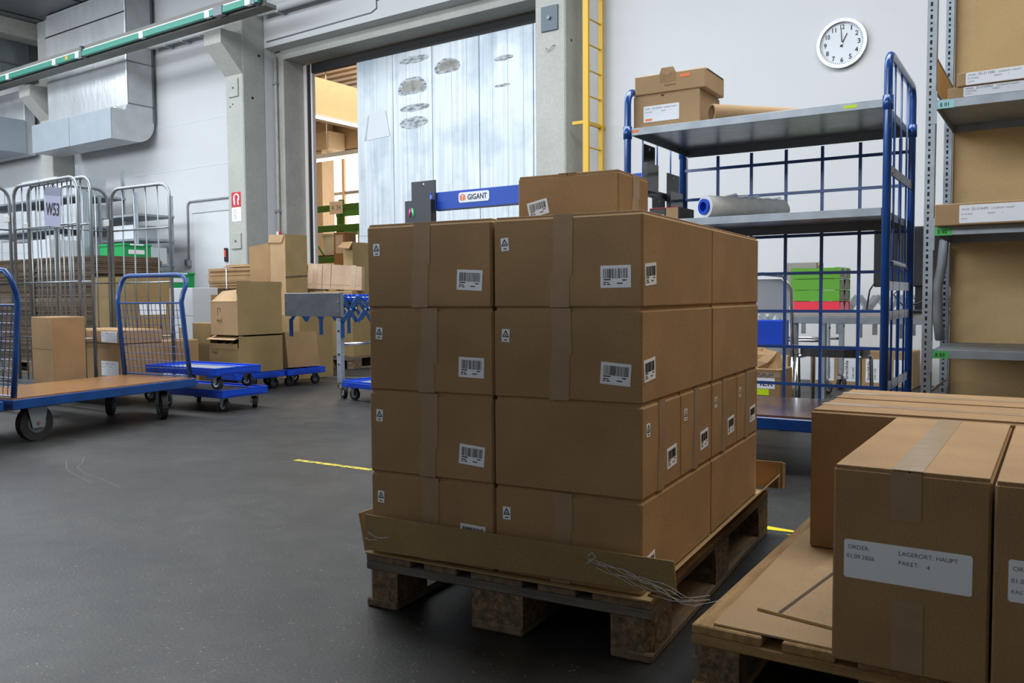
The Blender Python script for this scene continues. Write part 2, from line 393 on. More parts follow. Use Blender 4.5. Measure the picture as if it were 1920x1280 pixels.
# door portal: jamb, lintel, recess
struct('trim_1', MB().box(-10.25, -10.105, 8.601, 9.0, 0, 4.452), CONCW)
struct('trim_2', MB().box(-10.105, -10.04, 8.6, 9.02, 0, 4.452, .004), CONCW)
struct('trim_3', MB().box(-10.105, -4.8, 8.602, 8.96, 4.336, 4.47, .004), CONC)
struct('trim_4', MB().box(-10.25, -4.8, 8.601, 8.98, 4.471, H), CONCW)
struct('trim_5', MB().box(-5.05, -4.8, 8.602, 9.0, 0, 4.335), CONCW)
struct('trim_6', MB().box(-10.039, -9.975, 8.985, 9.05, 0, 4.33), mat('pale_trim', (.70, .66, .65), .6))
struct('trim_7', MB().box(-9.974, -9.905, 9.0, 9.06, 0, 4.33), SEAL)
struct('trim_8', MB().box(-9.904, -9.87, 9.0, 9.06, 0, 4.33), mat('pale_trim', (.70, .66, .65), .6))
struct('trim_9', MB().box(-9.87, -5.05, 8.99, 9.08, 4.20, 4.335), SEAL)
t = thing('wall_pipe', 'thin vertical pipe in the recess beside the door jamb', 'pipe', (-10.165, 8.56, 0))
MB().cyl((0, 0, 0), (0, 0, 4.4), .022, 10).build('tube', CONCW, t, True)
MB().box(-.05, .03, -.03, .03, 3.98, 4.02, .004).build('pipe_clip', ZINCM, t)
MB().box(-.05, .03, -.03, .03, 2.1, 2.14, .004).build('pipe_clip', ZINCM, t)
t = thing('warning_sticker', 'small red and white sticker at the door recess', 'sticker', (-10.15, 8.50, 1.72))
MB().box(0, .05, 0, .003, 0, .09).build('sheet', PAPER, t); MB().box(.05, .10, 0, .003, 0, .09).build('red_field', REDS, t)

# sliding door clad with sheet steel
d = thing('door_1', 'sliding fire door clad with worn grey sheet steel, half open', 'door', (-8.94, 9.0, .09)); d['kind'] = 'structure'
MB().box(0, 3.85, .012, .10, 0, 4.12).build('door_core', DUCTG, d)
sx = [0, .70, 1.415, 2.21, 3.05, 3.85]
for i in range(5): MB().box(sx[i]+.004, sx[i+1]-.004, 0, .014, 0, 4.115, .003).build('sheet_panel', DOORM, d)
for x in (.95, 1.2, 1.75, 2.0, 2.42, 2.66, 2.9): MB().box(x-.002, x+.002, -.0015, .004, .4, 4.1).build('rolled_seam', DUCTG, d)
MB().box(0, .72, -.003, 0, 1.62, 1.63).build('rolled_seam', DUCTG, d)
SCR = mat('scraped_steel', (.20, .205, .195), .6, col2=(.42, .41, .37), vscale=9)
SCRD = mat('scuff_dark', (.15, .18, .20), .6, col2=(.50, .545, .575), vscale=11, stretch=(1, 1, 3), ramp=(.4, .58))
def blob(cx, cz, rx, rz, flat=0, n=18):
    return [(cx+rx*math.cos(2*math.pi*i/n), cz+rz*(max(math.sin(2*math.pi*i/n), -flat) if flat else math.sin(2*math.pi*i/n))*(1+.08*random.uniform(-1, 1))) for i in range(n)]
for b, m in ((blob(1.06, 3.60, .26, .16, .5), SCRD), (blob(1.07, 3.60, .21, .11, .4), SCR), (blob(1.1, 3.33, .27, .05), SCRD), (blob(1.08, 3.13, .26, .08), SCRD),
             (blob(1.68, 3.79, .22, .12, .6), SCRD), (blob(1.70, 3.80, .17, .08, .7), SCR), (blob(1.1, 3.98, .27, .05), SCRD), (blob(2.6, 3.76, .15, .035), SCRD), (blob(2.58, 3.42, .13, .02), SCRD)):
    MB().prism(b, S_(0), .0005, .0014 if m is SCRD else .0022).build('scrape_mark', m, d)
MB().prism([(.19, 2.98), (.64, 3.0), (.56, 3.36), (.25, 3.36)], S_(0), .002, .006).build('patch_sheet', mat('patch_steel', (.56, .60, .63), .5, metal=.2), d)
MB().prism([(.14, 2.98), (.265, 2.98), (.225, 3.34)], S_(0), .001, .004).build('bent_corner', GALV, d)

# crane girder along the wall, green conductor rail
t = thing('crane_girder', 'grey crane girder resting on the column corbels', 'girder', (-20, 7.42, 4.6))
t['kind'] = 'structure'
MB().box(0, 11.0, 0, .20, 0, .05, .004).build('plate', BEAMC, t)
MB().box(0, 11.0, .0, .04, .05, .15, .004).build('front_web', BEAMC, t)
t = thing('conductor_rail', 'long teal green conductor rail with white clips, under the ceiling', 'rail', (-20, 7.36, 4.615))
MB().box(0, 11.0, -.05, .0, 0, .085, .004).build('channel', GREEN, t)
MB().box(0, 11.0, -.02, .055, .088, .115, .003).build('cover_strip', PAPERW, t)
MB().box(0, 11.0, .0, .06, .118, .175, .004).build('upper_rail', BEAMC, t)
for i, x in enumerate((1.2, 2.9, 4.35, 5.9, 6.6, 8.35, 9.9, 10.75)):
    MB().box(x, x+.10, -.054, 0, -.004, .09).build('clip', PAPER, t)
    if i % 3 == 1: MB().box(x+.14, x+.19, -.056, .06, -.012, .16).build('joint_bracket', STEELD, t)
MB().box(6.3, 6.38, -.053, 0, .02, .07).build('orange_marker', mat('orange_mark', (.95, .38, .01), .5), t)
MB().box(10.1, 10.28, -.058, .02, -.02, .10).build('joint_bracket', STEELD, t)

# pipes along the wall
for nm, z, y, r, x0, x1, lb in (('wall_pipe', 4.92, 8.25, .06, -12.85, -10.7, 'white horizontal pipe on the wall behind the crane girder'),
                            ('wall_pipe', 4.94, 8.25, .06, -10.15, -4.0, 'white horizontal pipe above the sliding door')):
    t = thing(nm, lb, 'pipe', (x0, y, z)); MB().cyl((0, 0, 0), (x1-x0, 0, 0), r, 14).build('tube', WHITEP, t, True)
    for k in range(4): MB().box(.4+k*(x1-x0-.8)/3, .45+k*(x1-x0-.8)/3, -.02, .15, -.075, -.055).build('pipe_bracket', ZINCM, t)
t = thing('cable_duct', 'thin cable running above the door lintel', 'cable', (-10.15, 8.39, 4.56))
MB().tube([(0, 0, 0), (2.1, 0, .02), (2.2, 0, .06), (2.2, 0, .16), (2.5, 0, .18)], .008, 6).build('cable', STEELD, t)

# ventilation duct with elbow, foil wrap and grey outlet plates
t = thing('ventilation_duct', 'large foil-wrapped ventilation duct with elbow, high on the wall', 'duct', (-15.37, 8.33, 0))
Wd = 2.46
prof = [(-.44, 5.78), (-.44, 4.05), (-.50, 3.84), (-.74, 3.84), (-.74, 3.36), (-.30, 3.36)]
prof += [(-.30+.30*math.sin(math.radians(a)), 3.68-.32*math.cos(math.radians(a))) for a in range(15, 91, 15)] + [(0, 5.78)]
MB().prism(prof, lambda u, v, w: (w, u, v), 0, Wd).build('casing', DUCTW, t)
MB().box(.02, Wd+.004, -.475, -.44, 3.92, 5.72, .012).build('foil_wrap', FOIL, t)
MB().box(.02, Wd-.1, -.62, -.47, 3.845, 3.90, .02).build('foil_wrap', FOIL, t)
MB().cyl((.02, -.47, 5.0), (Wd, -.47, 5.0), .05, 10).build('foil_seam', FOIL, t, True)
MB().box(.02, Wd, -.482, -.47, 5.38, 5.40).build('foil_seam', SEAL, t)
for a, b in ((0, 1.22), (1.225, Wd)): MB().box(a, b, -.755, -.735, 3.355, 3.83, .004).build('outlet_plate', DUCTG, t)
MB().box(.86, 1.22, -.758, -.752, 3.36, 3.825).build('outlet_plate', DUCTG, t)
for z in (3.95, 4.62): MB().box(Wd-.002, Wd+.012, -.46, .01, z, z+.012).build('flange_seam', STEELD, t)
MB().box(Wd-.002, Wd+.012, -.02, .01, 3.7, 5.7).build('flange_seam', STEELD, t)
t = thing('ventilation_duct', 'smaller grey ventilation outlet at the far left of the wall', 'duct', (-19.0, 8.3, 3.55))
MB().box(0, 2.35, -.85, -.2, 0, .62, .01).build('outlet_plate', DUCTG, t); MB().box(0, 2.3, -.2, 0, .0, 1.2, .01).build('casing', DUCTW, t)
t = thing('ceiling_duct', 'galvanised rectangular duct dropping from the roof at far left', 'duct', (-17.3, 7.55, 4.9))
MB().prism([(0, 0), (.95, 0), (.95, .52), (.95, .9), (-.55, .9), (0, .42)], S_(0), -.5, 0).build('casing', GALV, t)
MB().box(-.03, .98, -.03, .53, .18, .21).build('flange', STEELD, t)
for i in range(2): MB().cyl((.15+.35*i, -.05, .22), (.15+.35*i, -.02, .22), .02, 8).build('bolt', CHROME, t)
t = thing('roof_beam', 'grey concrete roof beam running towards the wall column', 'beam', (-16.35, -1, 5.5)); t['kind'] = 'structure'
MB().box(0, .38, 0, 9.3, 0, .295, .01).build('beam', CONCW, t)

# white service door and conduit on the left wall
d = thing('door_2', 'flush white service door in the left wall', 'door', (-12.0, 8.392, 0)); d['kind'] = 'structure'
MB().box(0, .9, -.012, .006, 0, 2.17, .003).build('leaf', WHITEP, d)
MB().box(-.04, .94, -.004, .007, 2.178, 2.19).build('frame_joint', GREYP, d)
MB().box(-.012, -.004, -.004, .007, 0, 2.18).build('frame_joint', GREYP, d)
hn = MB().box(.80, .87, -.05, -.01, 1.39, 1.60, .01).build('handle_plate', BLACK, d)
MB().box(.815, .855, -.055, -.05, 1.46, 1.57, .002).build('red_mark', mat('red_mark', (.9, .08, .07), .4), hn)
t = thing('cable_conduit', 'thin grey conduit bent around the white service door', 'conduit', (-12.15, 8.385, 0))
MB().tube([(0, 0, 1.44), (0, 0, 2.30), (.02, 0, 2.35), (.07, 0, 2.375), (1.52, 0, 2.375)], .016, 8).build('tube', GREYP, t, True)
MB().box(-.05, .02, -.05, .01, 1.36, 1.45, .004).build('switch_box', STEELD, t); MB().box(.022, .06, -.045, .01, 1.34, 1.44, .004).build('socket_box', GREYP, t)

# yellow ladder on the wall
t = thing('wall_ladder', 'yellow steel ladder fixed to the wall beside the column', 'ladder', (-4.612, 8.0, 0))
MB().box(0, .07, 0, .035, .0, H-.1, .004).build('rail', YEL, t)
MB().box(.02, .078, .30, .335, .0, H-.1, .004).build('rail', YEL, t)
for k in range(20):
    z = .25+k*.2705; MB().cyl((.04, .03, z), (.045, .305, z), .009, 8).build('rung', YEL, t)
for z in (2.66, 5.2):
    MB().box(-.13, .02, .005, .03, z, z+.035, .002).build('wall_bracket', YEL, t); MB().box(.02, .06, .03, .398, z-.01, z+.02, .002).build('wall_bracket', YEL, t)

# wall clock
t = thing('wall_clock', 'round white wall clock with aluminium rim, reading about one', 'clock', (-2.055, 8.4, 3.148))
MB().ring((0, -.045, 0), (0, 0, 0), .225, .196, 48).build('rim', ALU, t, False)
MB().cyl((0, -.02, 0), (0, 0, 0), .2, 48).build('dial', GLASSW, t)
for i in range(1, 13):
    a = math.radians(90-30*i); st = str(i); w = .03 if i < 10 else .05
    MB().bold(S_(-.0205), st, .15*math.cos(a)-w/2, .15*math.sin(a)-.017, .042, .001, w*.9).build('numeral', INK, t)
p = MB()
for i in range(60):
    a = math.radians(6*i); p.prism([(.176*math.cos(a)-.0015*math.sin(a), .176*math.sin(a)+.0015*math.cos(a)), (.188*math.cos(a)-.0015*math.sin(a), .188*math.sin(a)+.0015*math.cos(a)), (.188*math.cos(a)+.0015*math.sin(a), .188*math.sin(a)-.0015*math.cos(a)), (.176*math.cos(a)+.0015*math.sin(a), .176*math.sin(a)-.0015*math.cos(a))], S_(-.0205), 0, .001)
p.build('minute_ticks', INK, t)['kind'] = 'stuff'
def hand(ang, l, w):
    a = math.radians(90-ang); c, s = math.cos(a), math.sin(a)
    return MB().prism([(-.03*c-w*s, -.03*s+w*c), (l*c-w*.5*s, l*s+w*.5*c), (l*c+w*.5*s, l*s-w*.5*c), (-.03*c+w*s, -.03*s-w*c)], S_(-.024), 0, .002)
hand(27, .10, .006).build('hour_hand', INK, t); hand(-4, .145, .005).build('minute_hand', INK, t)
MB().cyl((0, -.030, 0), (0, -.022, 0), .01, 12).build('hub', ALU, t)

# floor paint and scratches
def floor_part(name, poly, m): return MB().prism(poly, T_(0), 0, .0015).build(name, m, floor)
floor_part('paint_line', [(-3.36, 2.89), (-2.86, 2.92), (-2.86, 2.955), (-3.2, 2.935), (-3.36, 2.925)], YELF)
floor_part('paint_line', [(-1.02, 2.93), (-.86, 2.955), (-.86, 2.975), (-1.02, 2.99)], mat('yellow_tape', (.78, .66, .01), .5))
floor_part('paint_line', [(-.88, 2.91), (-.74, 2.93), (-.74, 2.97), (-.84, 2.94)], mat('yellow_tape', (.78, .66, .01), .5))
floor_part('paint_line', [(-7.6, 5.75), (-5.6, 6.55), (-5.62, 6.60), (-7.62, 5.80)], mat('worn_white_line', (.16, .16, .155), .6))
def scratch(pts, w=.0018):
    p = MB()
    for a, b in zip(pts, pts[1:]):
        d_ = Vector((b[0]-a[0], b[1]-a[1])); n = Vector((-d_.y, d_.x)).normalized()*w
        p.prism([(a[0]-n.x, a[1]-n.y), (b[0]-n.x, b[1]-n.y), (b[0]+n.x, b[1]+n.y), (a[0]+n.x, a[1]+n.y)], T_(0), 0, .0008)
    p.build('scratch', mat('floor_scratch', (.13, .125, .115), .7), floor)
scratch([(-4.37, 2.36), (-4.22, 2.27), (-4.12, 2.19), (-3.94, 2.13), (-3.72, 2.10), (-3.5, 2.05), (-3.44, 2.09)])
scratch([(-4.40, 2.28), (-4.22, 2.19), (-4.10, 2.13), (-3.9, 2.08), (-3.72, 2.04)])
scratch([(-5.6, 2.55), (-5.1, 2.62), (-4.6, 2.66), (-4.2, 2.74)], .0015)

# ------------------------------------------------------------------ hall beyond the door
struct('wall_far', MB().box(-26, 3, 19, 19.2, 0, 2.3).box(-26, 3, 19, 19.2, 5.37, 7).box(-10.9, 3, 19, 19.2, 2.3, 5.37), FARW)
fwl = MB().box(-26.2, -26, 9.1, 19.2, 0, 7).build('wall_far_left', FARW); fwl['kind'] = 'structure'
struct('wall_back_rear', MB().box(-26, -10.26, 8.62, 9.0, 0, 7), FARW)
struct('wall_above_rear', MB().box(-10.3, 3, 9.12, 9.2, 4.4, 7), FARW)
fc = struct('ceiling_far', MB().box(-26.2, 3, 9.0, 19.2, 6.3, 6.4), FARW)
for k in range(26): MB().box(-22, -8, 9.9+k*.34, 10.07+k*.34, 6.16, 6.3).build('corrugation', mat('corrugated_sheet', (.50, .42, .33), .5), fc)
for i in range(7):
    x = -25.9+i*2.13; w = thing('window_%d' % (i+1), 'bright daylit window of the far hall, number %d from the left' % (i+1), 'window', (x, 19.02, 2.3)); w['kind'] = 'structure'
    MB().box(0, 2.12, .04, .06, 0, 3.07).build('pane', LIT, w)
    for zz in (0, 1.72, 3.0): MB().box(0, 2.12, -.02, .04, zz, zz+.09).build('mullion', mat('grey_mullion', (.30, .30, .29), .5), w)
    MB().box(-.05, .05, -.04, .04, 0, 3.07).build('post', FARW, w)
for x, lb in ((-14.3, 'beige roof beam seen through the open door'),):
    t = thing('roof_beam', lb, 'beam', (x, 9.2, 4.85)); t['kind'] = 'structure'
    MB().box(-.15, .15, 0, 9.6, 0, .75).build('beam', FARW, t); MB().box(-.22, .22, 0, 9.6, -.1, 0).build('flange', FARW, t)
t = thing('far_column', 'beige column deep in the far hall', 'column', (-20.2, 18.3, 0)); t['kind'] = 'structure'
MB().box(0, .5, 0, .5, 0, 6.2, .01).build('shaft', FARW, t); MB().box(-.5, .9, -.1, .6, 5.3, 5.85, .02).build('bracket', FARW, t)
t = thing('strip_light', 'lit fluorescent strip lamp hanging in the far hall', 'lamp', (-17.8, 14.1, 4.02))
MB().box(-.4, 5.2, -.05, .05, .06, .16).build('housing', GREYP, t); MB().cyl((-.3, 0, .03), (5.1, 0, .03), .035, 8).build('lamp_tube', TUBE, t)
for x in (0, 2.8): MB().cyl((x, 0, .16), (x, 0, 2.12), .012, 6).build('suspension_rod', GREYP, t)
t = thing('strip_light', 'fluorescent strip lamp under the roof of the far hall', 'lamp', (-13.98, 12.4, 4.72))
MB().box(-.04, .04, -.5, 3, .0, .04).build('housing', WHITEP, t); MB().cyl((0, -.4, -.03), (0, 2.9, -.03), .025, 8).build('lamp_tube', TUBE, t)
for y in (0, 2.6): MB().cyl((0, y, .04), (0, y, 1.42), .012, 6).build('suspension_rod', GREYP, t)
# green pallet rack in the far hall
t = thing('pallet_rack', 'green steel pallet rack in the hall behind the door', 'rack', (-14.1, 12.6, 0))
for x in (0, 1.0, 2.2):
    for y in (0, .9): MB().box(x, x+.09, y, y+.09, 0, 2.85, .004).build('upright', RACKG, t)
for z in (1.55, 2.2, 2.62):
    for y in (-.02, .88): MB().box(.0, 2.3, y, y+.06, z, z+.13, .004).build('beam', RACKG, t)
for z in (1.69,): MB().box(.05, 2.2, .05, .85, z, z+.03).build('shelf_board', CBD, t)
MB().tube([(.09, .04, 2.2), (.5, .04, 1.72)], .02, 6).build('brace', RACKG, t)
MB().box(.0, 2.3, .1, .8, .6, .64).build('shelf_board', CBD, t); MB().box(0, 2.25, .9, .95, .0, 1.5).build('rear_panel', SEAL, t)
t = thing('rack_sign', 'small pale sign reading R 34 on the green rack', 'sign', (-13.28, 12.55, 2.55))
MB().box(0, .36, -.02, 0, 0, .26).build('plate', PAPERW, t); MB().text(S_(-.02), 'R 34', .06, .08, .10, .001).build('print', INKG, t)
for i, (x, w_, z) in enumerate(((.12, .42, 1.73), (.56, .36, 1.73), (1.2, .5, 1.73))):
    t = thing('storage_drum', ['white storage drum at the left of the green rack shelf', 'white storage drum in the middle of the green rack shelf', 'white storage drum at the right of the green rack shelf'][i], 'drum', (-14.1+x+w_/2, 13.05, z), 0, 'drums on the green rack')
    MB().cyl((0, 0, 0), (0, 0, .42), w_/2, 20).build('body', PAPERW, t); MB().cyl((0, 0, .42), (0, 0, .46), w_/2+.01, 20).build('lid', WHITEP, t)
t = thing('sawhorse', 'green steel trestle in front of the rack in the far hall', 'trestle', (-12.9, 11.9, 0))
MB().box(0, 1.2, 0, .12, 1.18, 1.32, .005).build('top_beam', mat('light_green', (.16, .33, .07), .5), t)
for x in (.05, 1.1):
    for s in (-1, 1): MB().tube([(x, .06, 1.2), (x-.12, .06+.35*s, 0)], .04, 6).build('leg', mat('light_green', (.16, .33, .07), .5), t)
t = thing('carton', 'pale carton standing behind the door edge in the far hall', 'box', (-12.2, 11.6, 1.32)); MB().box(0, .3, 0, .3, 0, .75, .005).build('body', CB2, t); MB().box(.05, .25, -.002, 0, .35, .7).build('paper_label', PAPERW, t)

# ================================================================== CARTONS AND PALLETS
def barcode(parent, fm, u, v, w, h, dw=.001, rot=0, small=False):
    ca, sa = math.cos(math.radians(rot)), math.sin(math.radians(rot))
    f = lambda a, b, k: fm(u+a*ca-b*sa, v+a*sa+b*ca, k)
    o = MB().slab(f, 0, w, 0, h, .0002, dw).build('shipping_label', PAPER, parent)
    p = MB(); a = .10*w
    while a < .90*w:
        bw = random.choice((.006, .012, .02))*w; p.slab(f, a, a+bw, .42*h, .86*h, dw, dw+.0004); a += bw+random.choice((.010, .018, .03))*w
    p.build('barcode', INK, o)['kind'] = 'stuff'
    p = MB()
    for (a, b, l) in ((.1, .34, .24), (.72, .31, .14), (.1, .22, .10), (.22, .22, .06), (.1, .13, .07), (.22, .13, .10), (.55, .17, .18)):
        p.slab(f, a*w, (a+l)*w, b*h, (b+.05)*h, dw, dw+.0004)
    p.build('small_print', INK, o)['kind'] = 'stuff'
    return o
def recycle(parent, fm, u, v, w=.021, h=.031, rot=0, dw=.001):
    ca, sa = math.cos(math.radians(rot)), math.sin(math.radians(rot))
    f = lambda a, b, k: fm(u+a*ca-b*sa, v+a*sa+b*ca, k)
    o = MB().slab(f, 0, w, 0, h, .0002, dw).build('recycling_label', PAPER, parent)
    p = MB(); c = (.5*w, .56*h); R = .36*w*1.15
    P = [(c[0]+R*math.cos(math.radians(a)), c[1]+R*1.1*math.sin(math.radians(a))) for a in (90, 210, 330)]
    for i in range(3):
        a, b = Vector(P[i]), Vector(P[(i+1) % 3]); n = Vector((-(b-a).y, (b-a).x)).normalized()*.055*w
        p.prism([tuple(a-n), tuple(b-n), tuple(b+n), tuple(a+n)], f, dw, dw+.0004)
    p.slab(f, .3*w, .7*w, .12*h, .2*h, dw, dw+.0004)
    p.slab(f, .42*w, .58*w, .48*h, .58*h, dw, dw+.0004)
    p.build('recycling_symbol', INK, o)['kind'] = 'stuff'
    return o
def tapes(parent, fm, u, h, w=.048, cut=.5, m=TAPE, sh=.008):
    MB().slab(fm, u, u+w, h*cut, h-.001, .0002, .0012, random.uniform(-.003, .003)).build('tape', m, parent)
    MB().slab(fm, u-sh, u-sh+w, .001, h*cut+.004, .0001, .0008, random.uniform(-.004, .004)).build('tape', m, parent)
def carton(name, label, loc, rot, w, d, h, m=CB, group=None, flaps=True, seam='x', ch=.004):
    t = thing(name, label, 'box', loc, rot, group)
    MB().box(0, w, 0, d, 0, h-(.005 if flaps else 0), ch).build('body', m, t)
    if flaps:
        if seam == 'x':
            MB().box(.005, w-.005, .006, d/2-.001, h-.006, h, .001).build('flap', m, t); MB().box(.005, w-.005, d/2+.001, d-.006, h-.006, h, .001).build('flap', m, t)
        else:
            MB().box(.003, w/2-.001, .003, d-.003, h-.006, h, .001).build('flap', m, t); MB().box(w/2+.001, w-.003, .003, d-.003, h-.006, h, .001).build('flap', m, t)
    return t
def paper_label(parent, fm, u, v, w, h, lines, name='address_label', dw=.0008):
    o = MB().prism([(u+.003, v), (u+w-.003, v), (u+w, v+.003), (u+w, v+h-.003), (u+w-.003, v+h), (u+.003, v+h), (u, v+h-.003), (u, v+.003)], fm, .0002, dw).build(name, PAPER, parent)
    for st, a, b, th, wid in lines: MB().text(fm, st, u+a*w, v+b*h, th, dw+.0003, wid).build('print', INKG, o)
    return o

# ---- EUR pallets
def pallet(name, label, loc, rot, m1=WOOD, m2=WOODG, nice=False):
    t = thing(name, label, 'pallet', loc, rot, 'wooden pallets')
    x = 0
    for i, w in enumerate((.145, .10, .145, .10, .145)):
        x0 = (0, .186, .3275, .514, .655)[i]
        MB().box(x0, x0+w, 0, 1.2, .122, .144-.002*random.random(), .003).build('deck_board', m1, t)
    for y in (0, .5275, 1.055): MB().box(0, .8, y, y+.145, .100, .122, .003).build('stringer_board', m2, t)
    for y in (0, .5275, 1.055):
        for x0, w in ((0, .10), (.3275, .145), (.70, .10)):
            q = .018
            xs = (x0+(q if x0 == 0 else 0), x0+w-(q if x0 > .6 else 0))
            o = MB().prism([(xs[0], y+.004), (xs[1], y+.004), (x0+w, y+.004+(q if x0 > .6 and y == 0 else 0)), (x0+w, y+.141), (x0, y+.141), (x0, y+.004+(q if x0 == 0 and y == 0 else 0))], T_(0), .022, .100).build('block', OSB, t)
    for x0, w in ((0, .10), (.3275, .145), (.70, .10)): MB().box(x0, x0+w, 0, 1.2, 0, .022, .004).build('base_board', m1 if nice else WOOD, t)
    return t
PF = Frame(-.8103, 1.7083, 6.10)                 # front right corner of the main pallet; x runs left to right, y away
pal = pallet('euro_pallet', 'weathered wooden pallet carrying the tall stack of cartons', PF(-.8, 0), 6.1)
for u in (.075,): # burnt oval brand on the right block
    p = MB(); n = 28
    p.add([X_(.8)(u+(.052 if k % 2 == 0 else .046)*math.cos(2*math.pi*(k//2)/n), .062+(.033 if k % 2 == 0 else .028)*math.sin(2*math.pi*(k//2)/n), .0006) for k in range(2*n)], [(2*i, 2*((i+1) % n), 2*((i+1) % n)+1, 2*i+1) for i in range(n)])
    p.build('burnt_brand', BROWNINK, pal)

# ---- cardboard tray under the stack
t = thing('cardboard_tray', 'flat brown cardboard tray with loose edge flaps under the carton stack', 'cardboard tray', PF(0, 0, .144), 6.1)
MB().box(-.795, .0, -.008, 1.215, 0, .004).build('base_sheet', CB3, t)
MB().quadslab([(-.790, -.012, .014), (.063, -.014, .030), (.060, -.026, .108), (-.776, -.026, .113)], (0, -.004, 0)).build('front_flap', CB3, t)
# side flap folded out, with a ragged outer edge
p = MB(); n = 22; top = []; bot = []
for i in range(n+1):
    y = .02+1.19*i/n; j = .004*random.uniform(-1, 1)
    bot.append((-.018, y, .005)); top.append((.034+j, y, .062+j))
vs = bot+top+[(a, b, c-.004) for a, b, c in bot]+[(a+.002, b, c-.004) for a, b, c in top]; m_ = n+1
fs = []
for i in range(n):
    fs += [(i, i+1, m_+i+1, m_+i), (2*m_+i, 3*m_+i, 3*m_+i+1, 2*m_+i+1), (m_+i, m_+i+1, 3*m_+i+1, 3*m_+i)]
p.add(vs, fs); p.build('side_flap', CB2, t)
MB().box(-.10, .045, 1.216, 1.220, .012, .104).build('rear_flap', CB, t)
MB().quadslab([(.03, 1.21, .012), (.048, 1.225, .012), (.05, 1.23, .1), (.032, 1.215, .1)], (.003, 0, 0)).build('torn_corner', CBR, t)
MB().quadslab([(-.80, .0, .004), (-.80, 1.2, .004), (-.842, 1.2, .09), (-.835, .02, .098)], (-.004, 0, 0)).build('side_flap', CB3, t)
for pts in ([(-.765, -.034, .068), (-.74, -.034, .058), (-.72, -.034, .058), (-.70, -.034, .063)], [(-.775, -.034, .052), (-.76, -.034, .047), (-.735, -.034, .052)]):
    MB().tube(pts, .0012, 5).build('film_scrap', FILM, t)

# ---- eighteen cartons in four layers
Z0 = .1485; LH = .2165
layer_name = ['bottom layer', 'second layer from below', 'third layer from below', 'top layer']
def stack_box(u, v, k, w, d, where, front=True, side=False, plain=False, sidekind=None, dz=0):
    du, dv, dr = random.uniform(-.0015, .0015), random.uniform(-.0006, .0006), random.uniform(-.12, .12)
    if k == 1: du *= .3; dr *= .5
    t = carton('stacked_carton', 'taped carton in the main stack, %s, %s' % (layer_name[k], where), PF(u+du, v+dv, Z0+k*LH), 6.1+dr, w, d, LH, CB, 'cartons of the main pallet stack', ch=.005)
    if front and not plain:
        tapes(t, S_(0), .155+random.uniform(-.006, .012) if u < -.5 else .158, LH, .05, random.choice((.35, .5, .58)))
        recycle(t, S_(0), .022 if u < -.5 else .022, .135, rot=random.uniform(-6, 6))
        if not (k == 0): barcode(t, S_(0), .278, .045, .073, .05, rot=random.uniform(-5, 3))
        elif u < -.5: barcode(t, S_(0), .278, .06, .073, .05, rot=-2)
    if side: barcode(t, X_(w), .015, .048 if k else .03, .075, .05, rot=4)
    if sidekind:
        tapes(t, X_(w), .115, LH, .045, .45); recycle(t, X_(w), .028, .14, .024, .03)
        barcode(t, X_(w), .175, .04, .075, .05, rot=3)
    return t
WX = .378; DY = .563
for k in (0, 2, 3):
    stack_box(-.786, .008, k, WX, DY, 'front left')
    stack_box(-.786, .575, k, WX, DY, 'rear left', front=False)
    stack_box(-.404, .008, k, WX, DY, 'front right', side=True)
    stack_box(-.404, .575, k, WX, DY, 'rear right', front=False)
stack_box(-.786, .008, 1, WX, DY, 'front left')
stack_box(-.786, .575, 1, WX, DY, 'rear left', front=False)
for i in range(4): stack_box(-.404, .006+i*.2845, 1, WX, .2825, ['first', 'second', 'third', 'fourth'][i]+' along the right', front=False, sidekind=True)
t = carton('small_carton', 'smaller brown carton lying on top of the main stack', PF(-.465, .25, Z0+4*LH), 6.1, .288, .222, .130, CB, flaps=True, seam='y')
tapes(t, X_(.288), .10, .130, .05, .5, CLEAR)
barcode(t, S_(0), .035, .018, .06, .04, rot=12)
MB().box(.12, .17, .0, .222, .1295, .1308).build('tape', CLEAR, t)

# ---- strand of stretch film hanging off the tray
t = thing('film_strand', 'torn strand of clear stretch film hanging off the tray corner', 'plastic film', PF(-.14, -.03, .225), 6.1)
for s in range(6):
    pts = []
    for i in range(15):
        a = i/14; x = .31*a; y = -.004-.02*a+(.16*max(0, a-.75)/.25 if a > .75 else 0); z = -.045*a-.03*a*a+.006*math.sin(9*a+s*1.7)+.004*random.uniform(-1, 1)
        sp = .012*math.sin(math.pi*min(1, a*1.1))*(s-2.5)/2.5
        pts.append((x, y, z+sp))
    MB().tube(pts[random.randint(0, 3):15-random.randint(0, 4)], .0006, 5).build('film_thread', FILM, t)
MB().tube([(.0, -.004, .012), (.012, -.006, .022), (.02, -.006, .012), (.0, -.006, -.004)], .001, 5).build('film_thread', FILM, t)

# ---- second pallet with tall cartons, right foreground
QF = Frame(-.689, 1.643, 2.2)
pallet('euro_pallet', 'pale wooden pallet with the large labelled cartons, right foreground', QF(0, 0), 2.2, WOODN, WOODNX, True)
t = thing('cardboard_sheet', 'flat cardboard sheet covering the right-hand pallet', 'cardboard sheet', QF(.04, .012, .1445), 2.2)
MB().prism([(.004, 0), (.75, -.01), (.75, 1.17), (.0, 1.17), (-.008, .7)], T_(0), 0, .004).build('sheet', CB2, t)
t = thing('cardboard_sheet', 'second loose piece of cardboard lying beside the labelled carton', 'cardboard sheet', QF(.10, .128, .149), 1)
MB().prism([(0, 0), (.165, -.025), (.185, .47), (.055, .47), (.03, .30)], T_(0), 0, .006).build('sheet', CB2, t)
MB().prism([(.045, -.004), (.053, -.005), (.10, .46), (.092, .46)], T_(.006), 0, .0008).build('crease', CBD, t)
